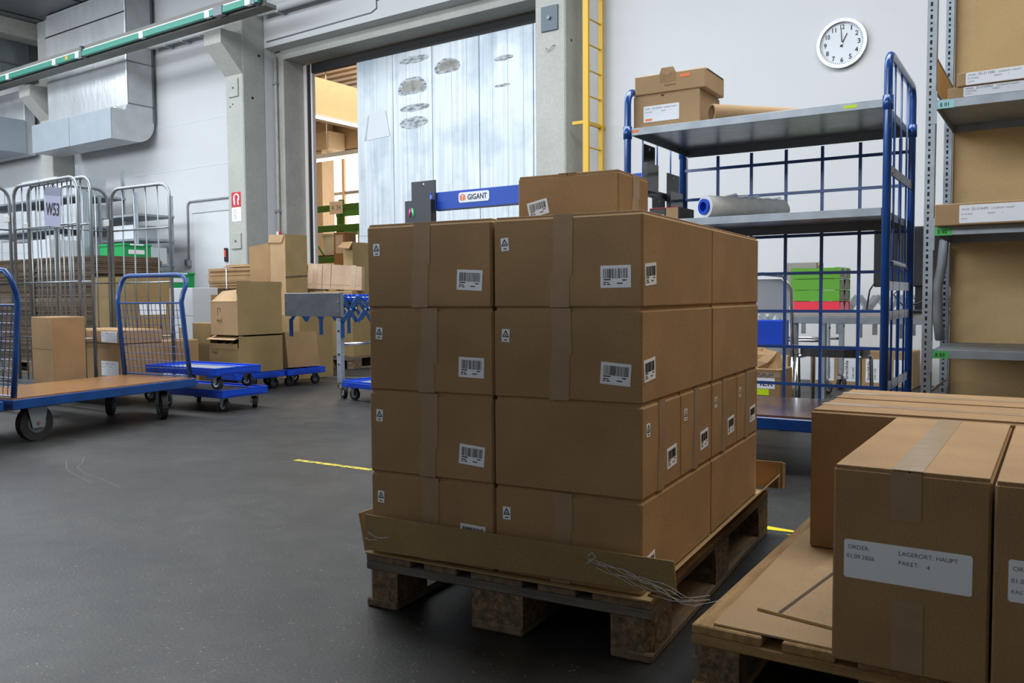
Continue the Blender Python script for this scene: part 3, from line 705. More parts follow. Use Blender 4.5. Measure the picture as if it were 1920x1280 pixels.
BL = [('ORDER:', .03, .76, .0075, None), ('01.09.2026', .02, .52, .0075, None), ('LAGERORT: HAUPT', .44, .76, .0075, None), ('PAKET:', .44, .52, .0075, None), ('4', .66, .50, .0075, None)]
t = carton('tall_carton', 'tall brown carton with white order label, front of right pallet', (-.396, 1.597, .155), 2.0, .252, .70, .362, CB, seam='y')
paper_label(t, S_(0), .020, .158, .206, .070, BL)
MB().slab(S_(0), .096, .146, .272, .359, .0002, .0012).build('tape', TAPE, t)
MB().slab(S_(0), .102, .152, .004, .13, .0002, .0012).build('tape', TAPE, t)
MB().box(.098, .148, .0, .70, .3615, .3628).build('tape', CLEAR, t)
t = carton('tall_carton', 'tall labelled carton cut by the right edge of the picture', (-.139, 1.594, .155), 2.0, .252, .70, .362, CB, seam='y')
paper_label(t, S_(0), .022, .165, .206, .070, [('ORDER:', .03, .74, .0075, None), ('01.09.2026', .02, .46, .0075, None), ('KASTN', .02, .2, .0065, None)])
MB().box(.098, .148, .0, .70, .3615, .3628).build('tape', CLEAR, t)
t = carton('long_carton', 'long carton lying crosswise behind the two labelled cartons', (-.633, 2.311, .1495), 2.0, .77, .288, .371, CB)
MB().box(.0, .77, .115, .165, .3705, .3718).build('tape', CLEAR, t)
t = carton('long_carton', 'rearmost long carton on the right-hand pallet', (-.650, 2.612, .1495), 2.0, .77, .255, .371, CB)
MB().box(.0, .77, .105, .155, .3705, .3718).build('tape', CLEAR, t)

# ================================================================== BLUE SHELF TROLLEY
TF = Frame(-1.38, 4.249, 2.5)
def wheel(parent, x, y, r, w, ax='x', fork=ZINCM, z_top=.2, hub=GREYP, tyre=RUBBER, swivel=0, fs=.45):
    a = math.radians(swivel); dx, dy = math.cos(a), math.sin(a)
    o = MB().cyl((x-dx*w/2, y-dy*w/2, r), (x+dx*w/2, y+dy*w/2, r), r, 22).build('wheel', tyre, parent)
    MB().cyl((x-dx*(w/2+.002), y-dy*(w/2+.002), r), (x+dx*(w/2+.002), y+dy*(w/2+.002), r), r*.55, 16).build('hub', hub, o)
    f = MB(); s = r*fs
    for k in (-1, 1):
        cx, cy = x+k*dx*(w/2+.008), y+k*dy*(w/2+.008)
        px, py = -dy, dx
        f.quadslab([(cx-px*s*.55, cy-py*s*.55, r*.75), (cx+px*s*.55, cy+py*s*.55, r*.75), (cx+px*s, cy+py*s, z_top), (cx-px*s, cy-py*s, z_top)], (k*dx*.005, k*dy*.005, 0))
    f.quadslab([(x-dx*(w/2+.01)-px*s, y-dy*(w/2+.01)-py*s, z_top-.006), (x+dx*(w/2+.01)-px*s, y+dy*(w/2+.01)-py*s, z_top-.006), (x+dx*(w/2+.01)+px*s, y+dy*(w/2+.01)+py*s, z_top-.006), (x-dx*(w/2+.01)+px*s, y-dy*(w/2+.01)+py*s, z_top-.006)], (0, 0, .006))
    f.build('fork', fork, parent)
    MB().cyl((x-dx*(w/2+.018), y-dy*(w/2+.018), r), (x+dx*(w/2+.018), y+dy*(w/2+.018), r), r*.10, 8).build('axle', RUST if fork is ZINCM else CHROME, parent)
    return o
t = thing('shelf_trolley', 'tall blue tubular shelf trolley with zinc shelves, right of the stack', 'trolley', TF(0, 0), 2.5)
HX, HY = .598, .375
for sx_ in (-1, 1):
    x = sx_*HX; r = .07
    path = [(x, -HY, .2), (x, -HY, 1.84-r)]+[(x, -HY+r-r*math.cos(a), 1.84-r+r*math.sin(a)) for a in (.4, .8, 1.2, 1.57)]
    path += [(x, HY-r+r*math.sin(a), 1.84-r+r*math.cos(a)) for a in (0, .4, .8, 1.2)]+[(x, HY, 1.84-r), (x, HY, .2)]
    MB().tube(path, .0175, 12).build('side_frame', BLUE, t, True)
    for y in (-.19, 0, .19): MB().cyl((x, y, .28), (x, y, 1.835), .005, 8).build('rod', BLUE, t, True)
    for z in (.42, .73, .86, 1.36): MB().box(x-.004, x+.004, -HY+.01, HY-.01, z-.02, z+.02).build('cross_bar', BLUE if z < 1.3 else STEELD, t)
    for y in (-HY, HY): MB().cyl((x, y, 1.60), (x, y, 1.66), .022, 12).build('collar', BLUE, t, True)
for z, lip in ((1.648, .034), (1.192, .034)):
    s = MB().box(-HX+.02, HX-.02, -HY+.005, HY-.005, z-.003, z).build('shelf', ZINC, t)
    MB().box(-HX+.02, HX-.02, -HY-.002, -HY+.006, z-lip, z+.001, .001).build('shelf_lip', ZINCM, s)
    MB().box(-HX+.02, HX-.02, HY-.006, HY+.002, z-lip-.01, z+.001, .001).build('shelf_lip', STEELD, s)
    for x in (-HX+.02, HX-.026): MB().box(x, x+.006, -HY+.007, HY-.007, z-lip, z-.003).build('shelf_lip', STEELD, s)
for i, z in enumerate((1.53, 1.365, 1.137, .938, .736, .545, .344)): MB().box(-HX, HX, HY-.006, HY+.004, z-.008, z+.008).build('mesh_bar', BLUE, t)
for x in (-.58, -.393, -.205, -.018, .169, .356, .545): MB().box(x-.008, x+.008, HY+.004, HY+.014, .27, 1.60).build('mesh_bar', BLUE, t)
MB().box(-HX-.01, HX+.01, -HY-.01, HY+.01, .205, .262, .004).build('deck_frame', BLUE, t)
MB().box(-HX+.01, HX-.01, -HY+.008, HY-.008, .262, .271).build('deck', PLYR, t)
for x in (-.48, .48):
    for y in (-.27, .27): wheel(t, x, y, .08, .035, z_top=.205, swivel=20 if x > 0 else 0)
MB().tube([(HX, -HY, .955), (HX+.01, -HY+.1, .96), (HX+.02, .0, .955), (HX, .2, .945)], .012, 8).build('push_handle', BLUE, t, True)
MB().tube([(HX, -HY+.02, 1.37), (HX-.02, -HY+.02, 1.33), (HX+.01, -HY+.03, 1.325), (HX+.02, -HY+.03, 1.34)], .002, 6).build('wire_hook', RUST, t)
MB().slab(S_(-HY-.002), .42, .475, 1.625, 1.638, .0002, .001).build('lime_sticker', LIME, t)
MB().slab(S_(-HY-.002), -.58, -.538, 1.628, 1.64, .0002, .001).build('orange_sticker', ORANGE, t)
TL = [('ORDER', .04, .78, .007, .03), ('24-322341', .24, .77, .010, .052), ('LAGERORT HAUPT', .56, .78, .007, .07), ('01.09.2026', .04, .58, .006, None), ('PAKET:', .5, .58, .006, None), ('1', .72, .58, .006, None)]
# things on its shelves
t = carton('shelf_carton', 'lower brown carton with white label on the trolley top shelf', TF(-.585, -.335, 1.649), 2.5, .345, .285, .165, CB2)
paper_label(t, S_(0), .055, .03, .185, .078, TL)
MB().slab(S_(0), .065, .10, .036, .046, .0008, .0014).build('orange_sticker', ORANGE, t)
MB().prism([(.155+.009*math.cos(a*math.pi/8), .157+.009*math.sin(a*math.pi/8)) for a in range(-8, 1)], S_(0), 0, .0006).build('thumb_hole', SEAL, t)
MB().slab(S_(0), .12, .175, .001, .006, 0, .0006).build('bottom_slot', SEAL, t)
t = carton('shelf_carton', 'upper brown mailing box with open tuck tab on the trolley top shelf', TF(-.576, -.34, 1.8145), 3.2, .362, .285, .092, CB2, flaps=False)
MB().prism([(.13, .09), (.215, .09), (.20, .118), (.14, .118)], S_(.004), 0, .003).build('tuck_tab', CB2, t)
MB().slab(S_(0), .132, .214, .048, .09, 0, .0006).build('tab_recess', CB, t)
MB().prism([(.172+.011*math.cos(a*math.pi/8), .089+.011*math.sin(a*math.pi/8)) for a in range(-8, 1)], S_(0), .0006, .0012).build('thumb_hole', CBR, t)
MB().slab(S_(0), .235, .285, .062, .076, 0, .001).build('orange_sticker', ORANGE, t)
MB().text(S_(0), 'Handwerk', .155, .028, .010, .0005).build('handwriting', INK, t)
MB().slab(X_(.362), .02, .27, .086, .0915, .0, .0015).build('lid_edge', SEAL, t)
t = thing('cardboard_tube', 'long cardboard tube lying on the trolley top shelf', 'tube', TF(-.188, -.322, 1.6905), 2.5+46)
MB().ring((0, 0, 0), (.70, 0, 0), .041, .035, 32).build('tube', CB2, t, False)
t = thing('film_roll', 'roll of clear stretch film with blue core on the middle trolley shelf', 'film roll', TF(-.215, -.33, 1.2475), 2.5+58)
MB().ring((0, 0, 0), (.48, 0, 0), .055, .037, 36).build('film', WFILM, t, False)
MB().ring((-.012, 0, 0), (.50, 0, 0), .038, .023, 32).build('core', BLUEP, t, False)
for k in range(5):
    a = .12+.07*k; MB().quadslab([(a, -.03, .048), (a+.05, -.035, .05+.01*random.random()), (a+.07, .0, .062+.012*random.random()), (a+.01, .01, .058)], (0, 0, .001)).build('loose_film', FILM, t)
t = thing('tape_box', 'small black and brown box on the middle trolley shelf', 'box', TF(-.50, -.33, 1.1925), 2.5)
MB().box(0, .085, 0, .22, 0, .06, .002).build('body', BLACK, t); MB().box(.086, .15, 0, .22, 0, .062, .002).build('brown_end', CB2, t)
MB().slab(S_(0), .035, .075, .018, .03, .0002, .001).build('paper_label', PAPER, t); MB().box(0, .15, 0, .22, .0605, .064).build('red_lid', REDS, t)
MB().box(.15, .155, 0, .2, 0, .064).build('edge_band', SEAL, t)
t = thing('white_bag', 'crumpled white plastic bag beside the film roll on the trolley', 'bag', TF(-.235, -.12, 1.1925), 6)
p = MB(); n = 9
for j in range(4):
    for i in range(n):
        a = 2*math.pi*i/n; rr_ = (.085, .08, .06, .015)[j]*(1+.18*random.uniform(-1, 1)); p.v.append((.02+rr_*1.0*math.cos(a), .06+rr_*1.3*math.sin(a), (.0, .03, .052, .06)[j]*(1+.1*random.uniform(-1, 1))))
for j in range(3):
    for i in range(n): p.f.append((j*n+i, j*n+(i+1) % n, (j+1)*n+(i+1) % n, (j+1)*n+i))
p.f.append(tuple(range(3*n, 4*n))); p.f.append(tuple(range(n-1, -1, -1)))
p.build('bag', WHITEP, t)
for nm, lb, y, z0, z1, w in (('document_holder', 'smoky plastic document holder hanging highest on the trolley side', -.22, 1.36, 1.60, .15), ('document_holder', 'black plastic document holder with hole on the trolley side', .10, 1.24, 1.49, .18), ('document_holder', 'lower black document holder at the trolley side', -.10, 1.195, 1.345, .17)):
    t = thing(nm, lb, 'holder', TF(-HX+.014, y, z0), 2.5, 'document holders on the trolley side')
    m_ = SMOKE if 'smoky' in lb else BLACK
    MB().box(0, .004, 0, w, 0, z1-z0).build('back_plate', m_, t); MB().box(.02, .024, .0, w, 0, (z1-z0)*.6).build('front_pocket', SMOKE, t); MB().box(0, .024, 0, w, 0, .004).build('bottom', m_, t)
    MB().cyl((.005, w/2, z1-z0-.02), (.0045, w/2, z1-z0-.02), .008, 12).build('hang_hole', PAPER, t)
    for a in (0, w-.004): MB().box(.004, .02, a, a+.004, 0, (z1-z0)*.6).build('side_wall', m_, t)

# ---- packing table with blue header board, behind the stack
t = thing('packing_table', 'packing table with blue header board behind the carton stack', 'table', (-3.64, 4.40, 0))
MB().box(-.13, 1.5, -.012, .012, 1.398, 1.514, .002).build('header_board', BLUESIGN, t)
MB().box(-.0, 1.5, -.014, .014, 1.392, 1.399).build('edge_strip', BLACK, t)
s = MB().prism([(.195, 1.433), (.42, 1.433), (.43, 1.443), (.43, 1.488), (.42, 1.498), (.195, 1.498), (.185, 1.488), (.185, 1.443)], S_(-.012), 0, .002).build('brand_plate', PAPER, t)
MB().bold(S_(-.012), 'GIGANT', .258, 1.449, .034, .0026, .155).build('lettering', INK, s)
hx = [(.196, 1.451), (.218, 1.443), (.240, 1.451), (.240, 1.482), (.218, 1.489), (.196, 1.482)]
MB().prism(hx, S_(-.012), .002, .0028).build('logo_cube', mat('logo_orange', (.85, .18, .02), .5), s)
MB().prism([(.216, 1.445), (.220, 1.445), (.220, 1.472), (.236, 1.479), (.236, 1.483), (.218, 1.476), (.200, 1.483), (.200, 1.479), (.216, 1.472)], S_(-.012), .0029, .0034).build('logo_mark', PAPER, s)
for x in (-.13, 1.44):
    MB().box(x, x+.05, .013, .06, 0, 1.50, .003).build('upright', BLUE, t); MB().box(x, x+.05, -.5, .1, 0, .04, .003).build('foot', BLUE, t)
    MB().box(x, x+.05, -.45, .013, .66, .70, .003).build('bracket', BLUE, t)
MB().box(-.03, 1.52, -.58, .0, .70, .735, .003).build('table_top', GREYP, t)
t = thing('document_holder', 'black wall pocket with pink and green markers beside the blue board', 'holder', (-3.845, 4.370, 1.29), 0)
MB().box(0, .205, .0, .012, 0, .305).build('back_plate', mat('charcoal_plastic', (.035, .045, .055), .5), t)
MB().box(-.02, .205, -.045, -.040, 0, .175).build('front_pocket', mat('charcoal_plastic', (.035, .045, .055), .5), t)
MB().box(-.02, .205, -.04, 0, 0, .005).build('bottom', BLACK, t); MB().box(.198, .205, -.04, 0, 0, .175).build('side_wall', BLACK, t); MB().box(-.02, -.013, -.04, 0, 0, .175).build('side_wall', BLACK, t)
MB().cyl((.108, -.0005, .285), (.108, -.001, .285), .006, 12).build('hang_hole', PAPER, t)
for lb, m_, x, dx in (('pink highlighter clipped on the black pocket', PINKM, -3.822, -.006), ('green highlighter clipped on the black pocket', GRNM, -3.802, .008)):
    q = thing('marker_pen', lb, 'pen', (x, 4.322, 1.36), 0, 'highlighters on the black pocket'); MB().cyl((dx+.006, 0, .0), (.006, 0, .045), .007, 10).build('barrel', m_, q, True); MB().cyl((.006, 0, .045), (.006-dx*.2, 0, .053), .006, 10).build('cap', m_, q, True)
q = thing('marker_pen', 'blue pen standing in the black pocket beside the board', 'pen', (-3.655, 4.35, 1.295)); MB().cyl((0, 0, 0), (-.002, 0, .20), .007, 10).build('barrel', BLUEP, q, True); MB().cyl((-.002, 0, .20), (-.002, 0, .22), .004, 8).build('tip', BLUEP, q)

# ---- steel shelving unit, right edge
RF = Frame(-.592, 3.72, 1.75)
t = thing('shelving_unit', 'galvanised slotted-angle shelving unit at the right edge', 'shelving', RF(0, 0), 1.75)
RACK = t
RW, RD = 1.02, .60
def slotted(x0, y0, sy):
    # L-section post; front web pierced by a column of slots built as bars between two strips
    p = MB()
    p.box(x0, x0+.010, y0, y0+.003, 0, 2.6).box(x0+.019, x0+.036, y0, y0+.003, 0, 2.6)
    p.box(x0+.0345, x0+.036, min(y0, y0+sy*.03), max(y0, y0+sy*.03), 0, 2.6)
    z = .02; k = 0
    while z < 2.58:
        p.box(x0+.010, x0+.019, y0, y0+.003, z, z+(.0125 if k % 2 else .0125)); z += .0125+(.008 if k % 2 else .016); k += 1
    return p
for x in (0, RW-.036):
    for y, sy in ((0, 1), (RD-.003, -1)):
        o = slotted(x, y, sy).build('post', ZINCM, t)
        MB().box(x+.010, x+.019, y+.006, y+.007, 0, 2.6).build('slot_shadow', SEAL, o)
ZS = (1.578, 1.086, .603, .12, 2.55)
for z in ZS:
    s = MB().box(.036, RW-.036, .004, RD-.004, z-.003, z).build('shelf', ZINCM, t)
    MB().box(.036, RW-.036, .0, .004, z-.033, z+.0005, .001).build('shelf_lip', ZINCM, s)
    MB().box(.036, RW-.036, RD-.004, RD, z-.033, z+.0005, .001).build('shelf_lip', ZINCM, s)
    for x in (.036, RW-.04): MB().box(x, x+.004, .005, RD-.005, z-.033, z-.003).build('shelf_lip', ZINCM, s)
    MB().box(.018, .040, -.002, .0, z-.09, z+.035).build('corner_plate', ZINCM, t)
MB().box(.037, RW-.037, RD+.002, RD+.006, .14, 2.59).build('back_panel', HARD, t)
MB().box(.030, .034, .04, RD-.04, 1.615, 1.74).build('side_stop', HARD, t)
for z in (1.612, 1.742): MB().box(.029, .036, .03, RD-.03, z, z+.006).build('stop_rail', ZINCM, t)
MB().box(.030, .034, .04, RD-.04, .43, .44).build('side_strut', ZINCM, t)
for z, st, m_, l in ((1.578, 'E 01', CYANL, .060), (1.086, 'E 02', GREENTL, .060), (.603, 'E 03', GREENTL, .058)):
    o = MB().slab(S_(0), .040, .040+l, z-.034, z-.004, .0005, .0012).build('shelf_tag', m_, t)
    MB().bold(S_(0), st, .050, z-.026, .0135, .0016).build('print', INK, o)
def rack_label(no): return [('ORDER', .03, .72, .006, .028), (no, .19, .70, .010, .056), ('LAGERORT HAUPT', .50, .72, .006, .075), ('01.09.2026', .03, .45, .006, None), ('PAKET:', .44, .45, .006, None), ('1', .66, .45, .006, None), ('KASTN', .03, .2, .005, None)]
t = carton('flat_carton', 'flat carton with white label on shelf E 02', RF(.045, -.055, 1.0865), 1.2, .62, .30, .082, CB2, flaps=False, ch=.002)
paper_label(t, S_(0), .085, .006, .215, .068, rack_label('25-316491'))
t = carton('flat_carton', 'lower flat carton on shelf E 01', RF(.075, .004, 1.5785), 1.75, .60, .33, .040, CB2, flaps=False, ch=.002)
paper_label(t, S_(0), .055, -.001+.002, .222, .037, rack_label('25-316902'))
t = carton('flat_carton', 'upper flat carton on shelf E 01', RF(.108, -.006, 1.619), .6, .262, .30, .050, CB2, flaps=False, ch=.002)
paper_label(t, S_(0), .03, .002, .215, .046, rack_label('25-311081'))
# cables and a pale hose hanging at its left end
for pts in ([(.02, .62, .95), (.005, .62, .85), (.03, .63, .74), (.0, .65, .62), (.02, .63, .52)], [(.06, .64, 1.05), (.075, .64, .93), (.06, .65, .82), (.08, .63, .72), (.065, .66, .60), (.045, .65, .66), (.06, .63, .78)]):
    MB().tube(pts, .006, 6).build('cable', BLACK, RACK, True)
MB().tube([(.02, .50, 1.06), (.015, .48, .95), (.0, .47, .85), (.005, .47, .70), (.012, .49, .62)], .02, 8).build('hose', GREYP, RACK, True)

# ================================================================== BEHIND THE TROLLEY
GL = lambda t, lst, m: [MB().tube(p, r, 8).build(n, m, t, True) for n, p, r in lst]
# cartons of stretch film along the wall
for i, (x0, x1, lb, sk) in enumerate(((-2.19, -1.945, 'first stretch film carton along the wall, left of the others', -.012), (-1.935, -1.755, 'stretch film carton behind the black chair', .008), (-1.745, -1.575, 'stretch film carton right of the black chair', 0), (-1.516, -1.33, 'stretch film carton at the right end by the shelving', 0))):
    h = .325
    t = carton('film_carton', lb, (x0, 7.95, .002), 0, x1-x0, .36, h, CB2, 'stretch film cartons along the wall')
    w = x1-x0; o = MB().slab(S_(0), w*.2, w*.86, .045, .25, .0002, .001).build('paper_label', PAPER, t)
    fr_ = lambda a, b, k, w=w: S_(0)(w*.42-b, .06+a, k)
    MB().bold(fr_, 'Stretchfolie', 0, 0, .026, .0014, .17).build('print', INK, o)
    fr2 = lambda a, b, k, w=w: S_(0)(w*.72-b, .07+a, k)
    MB().text(fr2, '540.340', 0, 0, .02, .0014, .10).build('print', INK, o)
# table
t = thing('work_table', 'grey steel-framed work table behind the blue trolley', 'table', (-1.80, 6.0, 0))
MB().box(0, 1.6, 0, .8, .672, .70, .002).build('table_top', mat('grey_laminate', (.36, .33, .30), .5), t)
MB().box(0, 1.6, .0, .03, .625, .672, .002).build('apron', ZINCM, t); MB().box(0, .03, .03, .77, .625, .672, .002).build('apron', ZINCM, t)
for x in (0.01, 1.55):
    for y in (.005, .75): MB().box(x, x+.042, y, y+.042, 0, .625, .003).build('leg', ZINCM, t)
# letter trays
for i in range(4):
    m_ = REDT if i == 0 else GREENT
    t = thing('letter_tray', ['red letter tray at the bottom of the tray pile', 'lowest green letter tray, on the red one', 'middle green letter tray of the pile', 'topmost green letter tray of the pile'][i], 'tray', (-1.83, 6.12, .7005+.078*i), 0, 'letter trays on the work table')
    MB().box(0, .335, 0, .30, 0, .006).build('base', m_, t)
    for y in (0, .294): MB().box(0, .335, y, y+.006, .006, .074).build('side_wall', m_, t)
    MB().box(0, .006, .006, .294, .006, .074).build('side_wall', m_, t)
    for y0 in (.02, .16): MB().prism([(y0, .01), (y0+.11, .01), (y0+.09, .07), (y0+.02, .07)], X_(.33), 0, .006).build('front_lug', CBG if i else PINKT, t)
    for x0 in (.02, .3): MB().prism([(x0, .0745), (x0+.03, .0745), (x0+.03, .0775), (x0, .0775)], lambda u, v, w: (u, w, v), .004, .29).build('stacking_rib', m_, t)
    MB().box(.02, .31, .02, .28, .007, .04).build('papers', PINKT if i == 0 else PAPER, t)
# monitor on the table
t = thing('monitor', 'black flat monitor seen from behind on the work table', 'monitor', (-1.13, 6.06, .7005), 4)
MB().box(-.13, .42, -.02, .02, .17, .56, .008).build('screen_housing', BLACK, t); MB().box(.05, .20, .02, .05, .25, .45, .006).build('rear_bulge', BLACK, t)
MB().box(.12, .17, .0, .02, .02, .2).build('stand_neck', BLACK, t); MB().box(.02, .27, -.08, .12, 0, .02, .004).build('stand_foot', BLACK, t)
MB().tube([(-.12, -.03, .20), (-.15, -.03, .15), (-.16, -.03, .08), (-.17, -.01, .01), (-.20, .0, .007)], .006, 6).build('cable', BLACK, t, True)
MB().tube([(.06, -.06, .18), (.0, -.07, .12), (.06, -.07, .045), (.14, -.06, .06), (.22, -.04, .10)], .005, 6).build('cable', BLACK, t, True)
# chairs
def chair(label, loc, rot, seat=BLACK, loop=True):
    t = thing('stacking_chair', label, 'chair', loc, rot)
    n = 20; p = MB()
    pr = [(.20*math.copysign(abs(math.cos(2*math.pi*i/n))**.6, math.cos(2*math.pi*i/n)), .20*math.copysign(abs(math.sin(2*math.pi*i/n))**.6, math.sin(2*math.pi*i/n))) for i in range(n)]
    p.prism(pr, T_(.43), 0, .05); p.build('seat', seat, t, False)
    for sx_ in (-1, 1):
        MB().tube([(sx_*.19, -.20, 0), (sx_*.185, -.17, .40), (sx_*.18, -.14, .428), (sx_*.18, .15, .428)], .012, 8).build('leg', CHROME, t, True)
        MB().tube([(sx_*.19, .22, 0), (sx_*.185, .19, .42)], .012, 8).build('leg', CHROME, t, True)
    if loop:
        MB().tube([(-.185, .19, .42), (-.185, .22, .66), (-.18, .24, .86), (-.13, .25, .945), (0, .25, .96), (.13, .25, .945), (.18, .24, .86), (.185, .22, .66), (.185, .19, .42)], .012, 8).build('back_frame', CHROME, t, True)
        MB().prism([(-.165, .70), (.165, .70), (.165, .86), (.12, .925), (-.12, .925), (-.165, .86)], lambda u, v, w: (u, .235+w, v), -.008, .008).build('backrest', seat, t)
    return t
chair('black upholstered chair with chrome legs under the work table', (-1.42, 5.72, 0), 180, loop=False)
c = chair('chair with curved tubular back at the left end of the work table', (-1.87, 5.74, 0), 190, mat('grey_seat', (.30, .32, .36), .6))
# blue tray on the chair, small cartons
t = thing('blue_crate', 'shallow blue plastic crate lying on the tubular chair', 'crate', (-1.99, 5.62, .481), 10)
MB().box(0, .26, 0, .26, 0, .012).build('base', BLUEP, t)
for b_ in ((0, .26, 0, .012), (0, .26, .248, .26), (0, .012, .012, .248), (.248, .26, .012, .248)): MB().box(*b_, .012, .17, .002).build('side_wall', BLUEP, t)
t = carton('grey_carton', 'grey-sided carton on the conveyor at the left of the letter trays', (-2.20, 7.22, .845), 3, .25, .26, .245, CBG, flaps=False)
MB().prism([(.25, .20), (.29, .245), (.25, .245)], S_(.02), 0, .003).build('flap', CB2, t)
t = carton('small_carton', 'brown carton lying under the conveyor near the wall', (-2.46, 6.98, .002), 0, .36, .19, .33, CB2)
paper_label(t, S_(0), .16, .12, .12, .16, [])
t = carton('small_carton', 'little carton on top of the brown one under the conveyor', (-2.42, 6.99, .333), 0, .22, .17, .14, CB)
t = carton('waste_paper_box', 'open waste paper carton lettered PAPIER beside the trolley', (-1.905, 5.12, .0), 0, .32, .24, .375, CB, flaps=False)
o = MB().slab(S_(0), .08, .285, .255, .32, .0002, .001).build('paper_label', PAPER, t)
MB().bold(S_(0), 'PAPIER', .09, .272, .030, .0014, .185).build('print', INK, o)
MB().slab(S_(0), .17, .25, .215, .252, .0002, .0012).build('yellow_label', LIME, t)
MB().slab(S_(0), .0, .32, .324, .352, .0002, .0008).build('tape', CLEAR, t); MB().text(S_(0), 'PAP', .16, .328, .021, .0012, .12).build('handwriting', INKG, t)
t = thing('paper_bag', 'crumpled brown packing paper spilling out of the waste paper carton', 'paper', (-1.905, 5.12, .376)); p = MB(); n = 12
for j in range(4):
    for i in range(n):
        a = 2*math.pi*i/n; r_ = (.95, 1.0, .8, .2)[j]*(1+.2*random.uniform(-1, 1)); p.v.append((.16+.135*r_*math.cos(a), .12+.1*r_*math.sin(a), (0, .04, .08, .11)[j]*(1+.3*random.uniform(-.5, 1))))
for j in range(3):
    for i in range(n): p.f.append((j*n+i, j*n+(i+1) % n, (j+1)*n+(i+1) % n, (j+1)*n+i))
p.f.append(tuple(range(3*n, 4*n))); p.f.append(tuple(range(n-1, -1, -1))); p.build('crumpled_paper', CB, t)

# ================================================================== EXPANDING CONVEYORS
def conveyor(label, loc, rot, n, pitch, w, h, lat, plate=True, legs=((.05,),), rollers=True, top=.86):
    t = thing('scissor_conveyor', label, 'conveyor', loc, rot)
    z0, z1 = top-.235, top-.03
    for sx_ in (-w/2, w/2):
        for k in range(n):
            y = k*pitch; o = .006*(1 if sx_ > 0 else -1)
            for a, b in (((y, z0), (y+pitch, z1)), ((y, z1), (y+pitch, z0))):
                p = Vector((0, b[0]-a[0], b[1]-a[1])).normalized(); q = Vector((0, -p.z, p.y))*.018
                x = sx_+o; o = -o
                MB().quadslab([(x-.002, a[0]-q.y, a[1]-q.z), (x-.002, b[0]-q.y, b[1]-q.z), (x-.002, b[0]+q.y, b[1]+q.z), (x-.002, a[0]+q.y, a[1]+q.z)], (.004, 0, 0)).build('lattice_bar', lat, t)
            MB().cyl((sx_-.012, y+pitch/2, (z0+z1)/2), (sx_+.012, y+pitch/2, (z0+z1)/2), .009, 8).build('pivot', CHROME, t)
        for k in range(0, n+1, 2): MB().prism([(k*pitch-.02, z0-.13), (k*pitch+.02, z0-.13), (k*pitch+.02, z0+.02), (k*pitch-.02, z0+.02)], X_(sx_), -.003, .003).build('hanger', lat, t)
    if rollers:
        for k in range(n):
            y = k*pitch+pitch/2
            MB().cyl((-w/2, y, top-.035), (w/2, y, top-.035), .004, 6).build('axle_rod', CHROME, t)
            for j in range(5): MB().cyl((-w/2+.05+(w-.12)*j/4, y, top-.035), (-w/2+.075+(w-.12)*j/4, y, top-.035), .028, 12).build('skate_wheel', BLUEP, t)
    if plate:
        o = MB().box(-w/2-.02, w/2+.02, -.05, -.042, top-.19, top, .001).build('end_plate', mat('dull_plate', (.075, .085, .095), .45, metal=.5, var=.15, vscale=9), t)
        MB().box(-w/2-.02, w/2+.02, -.05, .0, top-.002, top+.004, .001).build('plate_rim', ZINC, o)
        for sx_ in (-w/2-.008, w/2+.008):
            for z in (top-.07, top-.15): MB().cyl((sx_, -.056, z), (sx_, -.05, z), .008, 8).build('screw', CHROME, o)
        for x in (-.02, .03): MB().cyl((x, -.0505, top-.09), (x, -.05, top-.09), .006, 8).build('screw_hole', SEAL, o)
        for sx_ in (-w/2-.018, w/2+.014): MB().box(sx_, sx_+.004, -.042, .0, top-.19, top).build('plate_cheek', GALV, o)
    for lg in legs:
        y = lg[0]
        for sd in lg[1]:
            sx_ = sd*(w/2-.04)
            o = MB().box(sx_-.026, sx_+.026, y-.006, y, .13, top-.19).box(sx_-.026, sx_-.022, y, y+.03, .13, top-.19).box(sx_+.022, sx_+.026, y, y+.03, .13, top-.19).build('leg', ZINCM, t)
            MB().box(sx_-.02, sx_+.02, y+.004, y+.026, .10, .40).build('leg_slide', STEELD, o)
            for z in (.28, .36, .55, top-.22): MB().cyl((sx_, y-.012, z), (sx_, y-.006, z), .009, 8).build('bolt', CHROME if z in (.28, top-.22) else SEAL, o)
            MB().cyl((sx_, y+.015, .085), (sx_, y+.015, .115), .03, 12).build('swivel_plate', CHROME, t)
            wheel(t, sx_+.03, y+.015, .05, .028, fork=STEELD, z_top=.09, hub=PAPERW, swivel=65)
    ys = [lg[0] for lg in legs]
    for sd in (-1, 1):
        if all(sd in lg[1] for lg in legs): MB().cyl((sd*(w/2-.04), min(ys), .44), (sd*(w/2-.04), max(ys), .44), .012, 10).build('crossbar', CHROME, t, True)
    MB().cyl((-w/2+.04, max(ys)+.015, .44), (w/2-.04, max(ys)+.015, .44), .011, 10).build('crossbar', CHROME, t, True)
    return t
conveyor('flexible skate-wheel conveyor with blue lattice and zinc end plate', (-5.40, 4.92, 0), 0, 6, .17, .62, .86, mat('blue_lattice', (.0, .05, .19), .4), legs=((.0, (1,)), (.96, (-1, 1))))
conveyor('zinc scissor conveyor along the wall behind the work table', (-.4, 7.48, 0), 90, 14, .15, .55, .86, ZINC, plate=False, rollers=False, legs=((1.45, (-1, 1)), (2.0, (-1, 1))), top=.84)

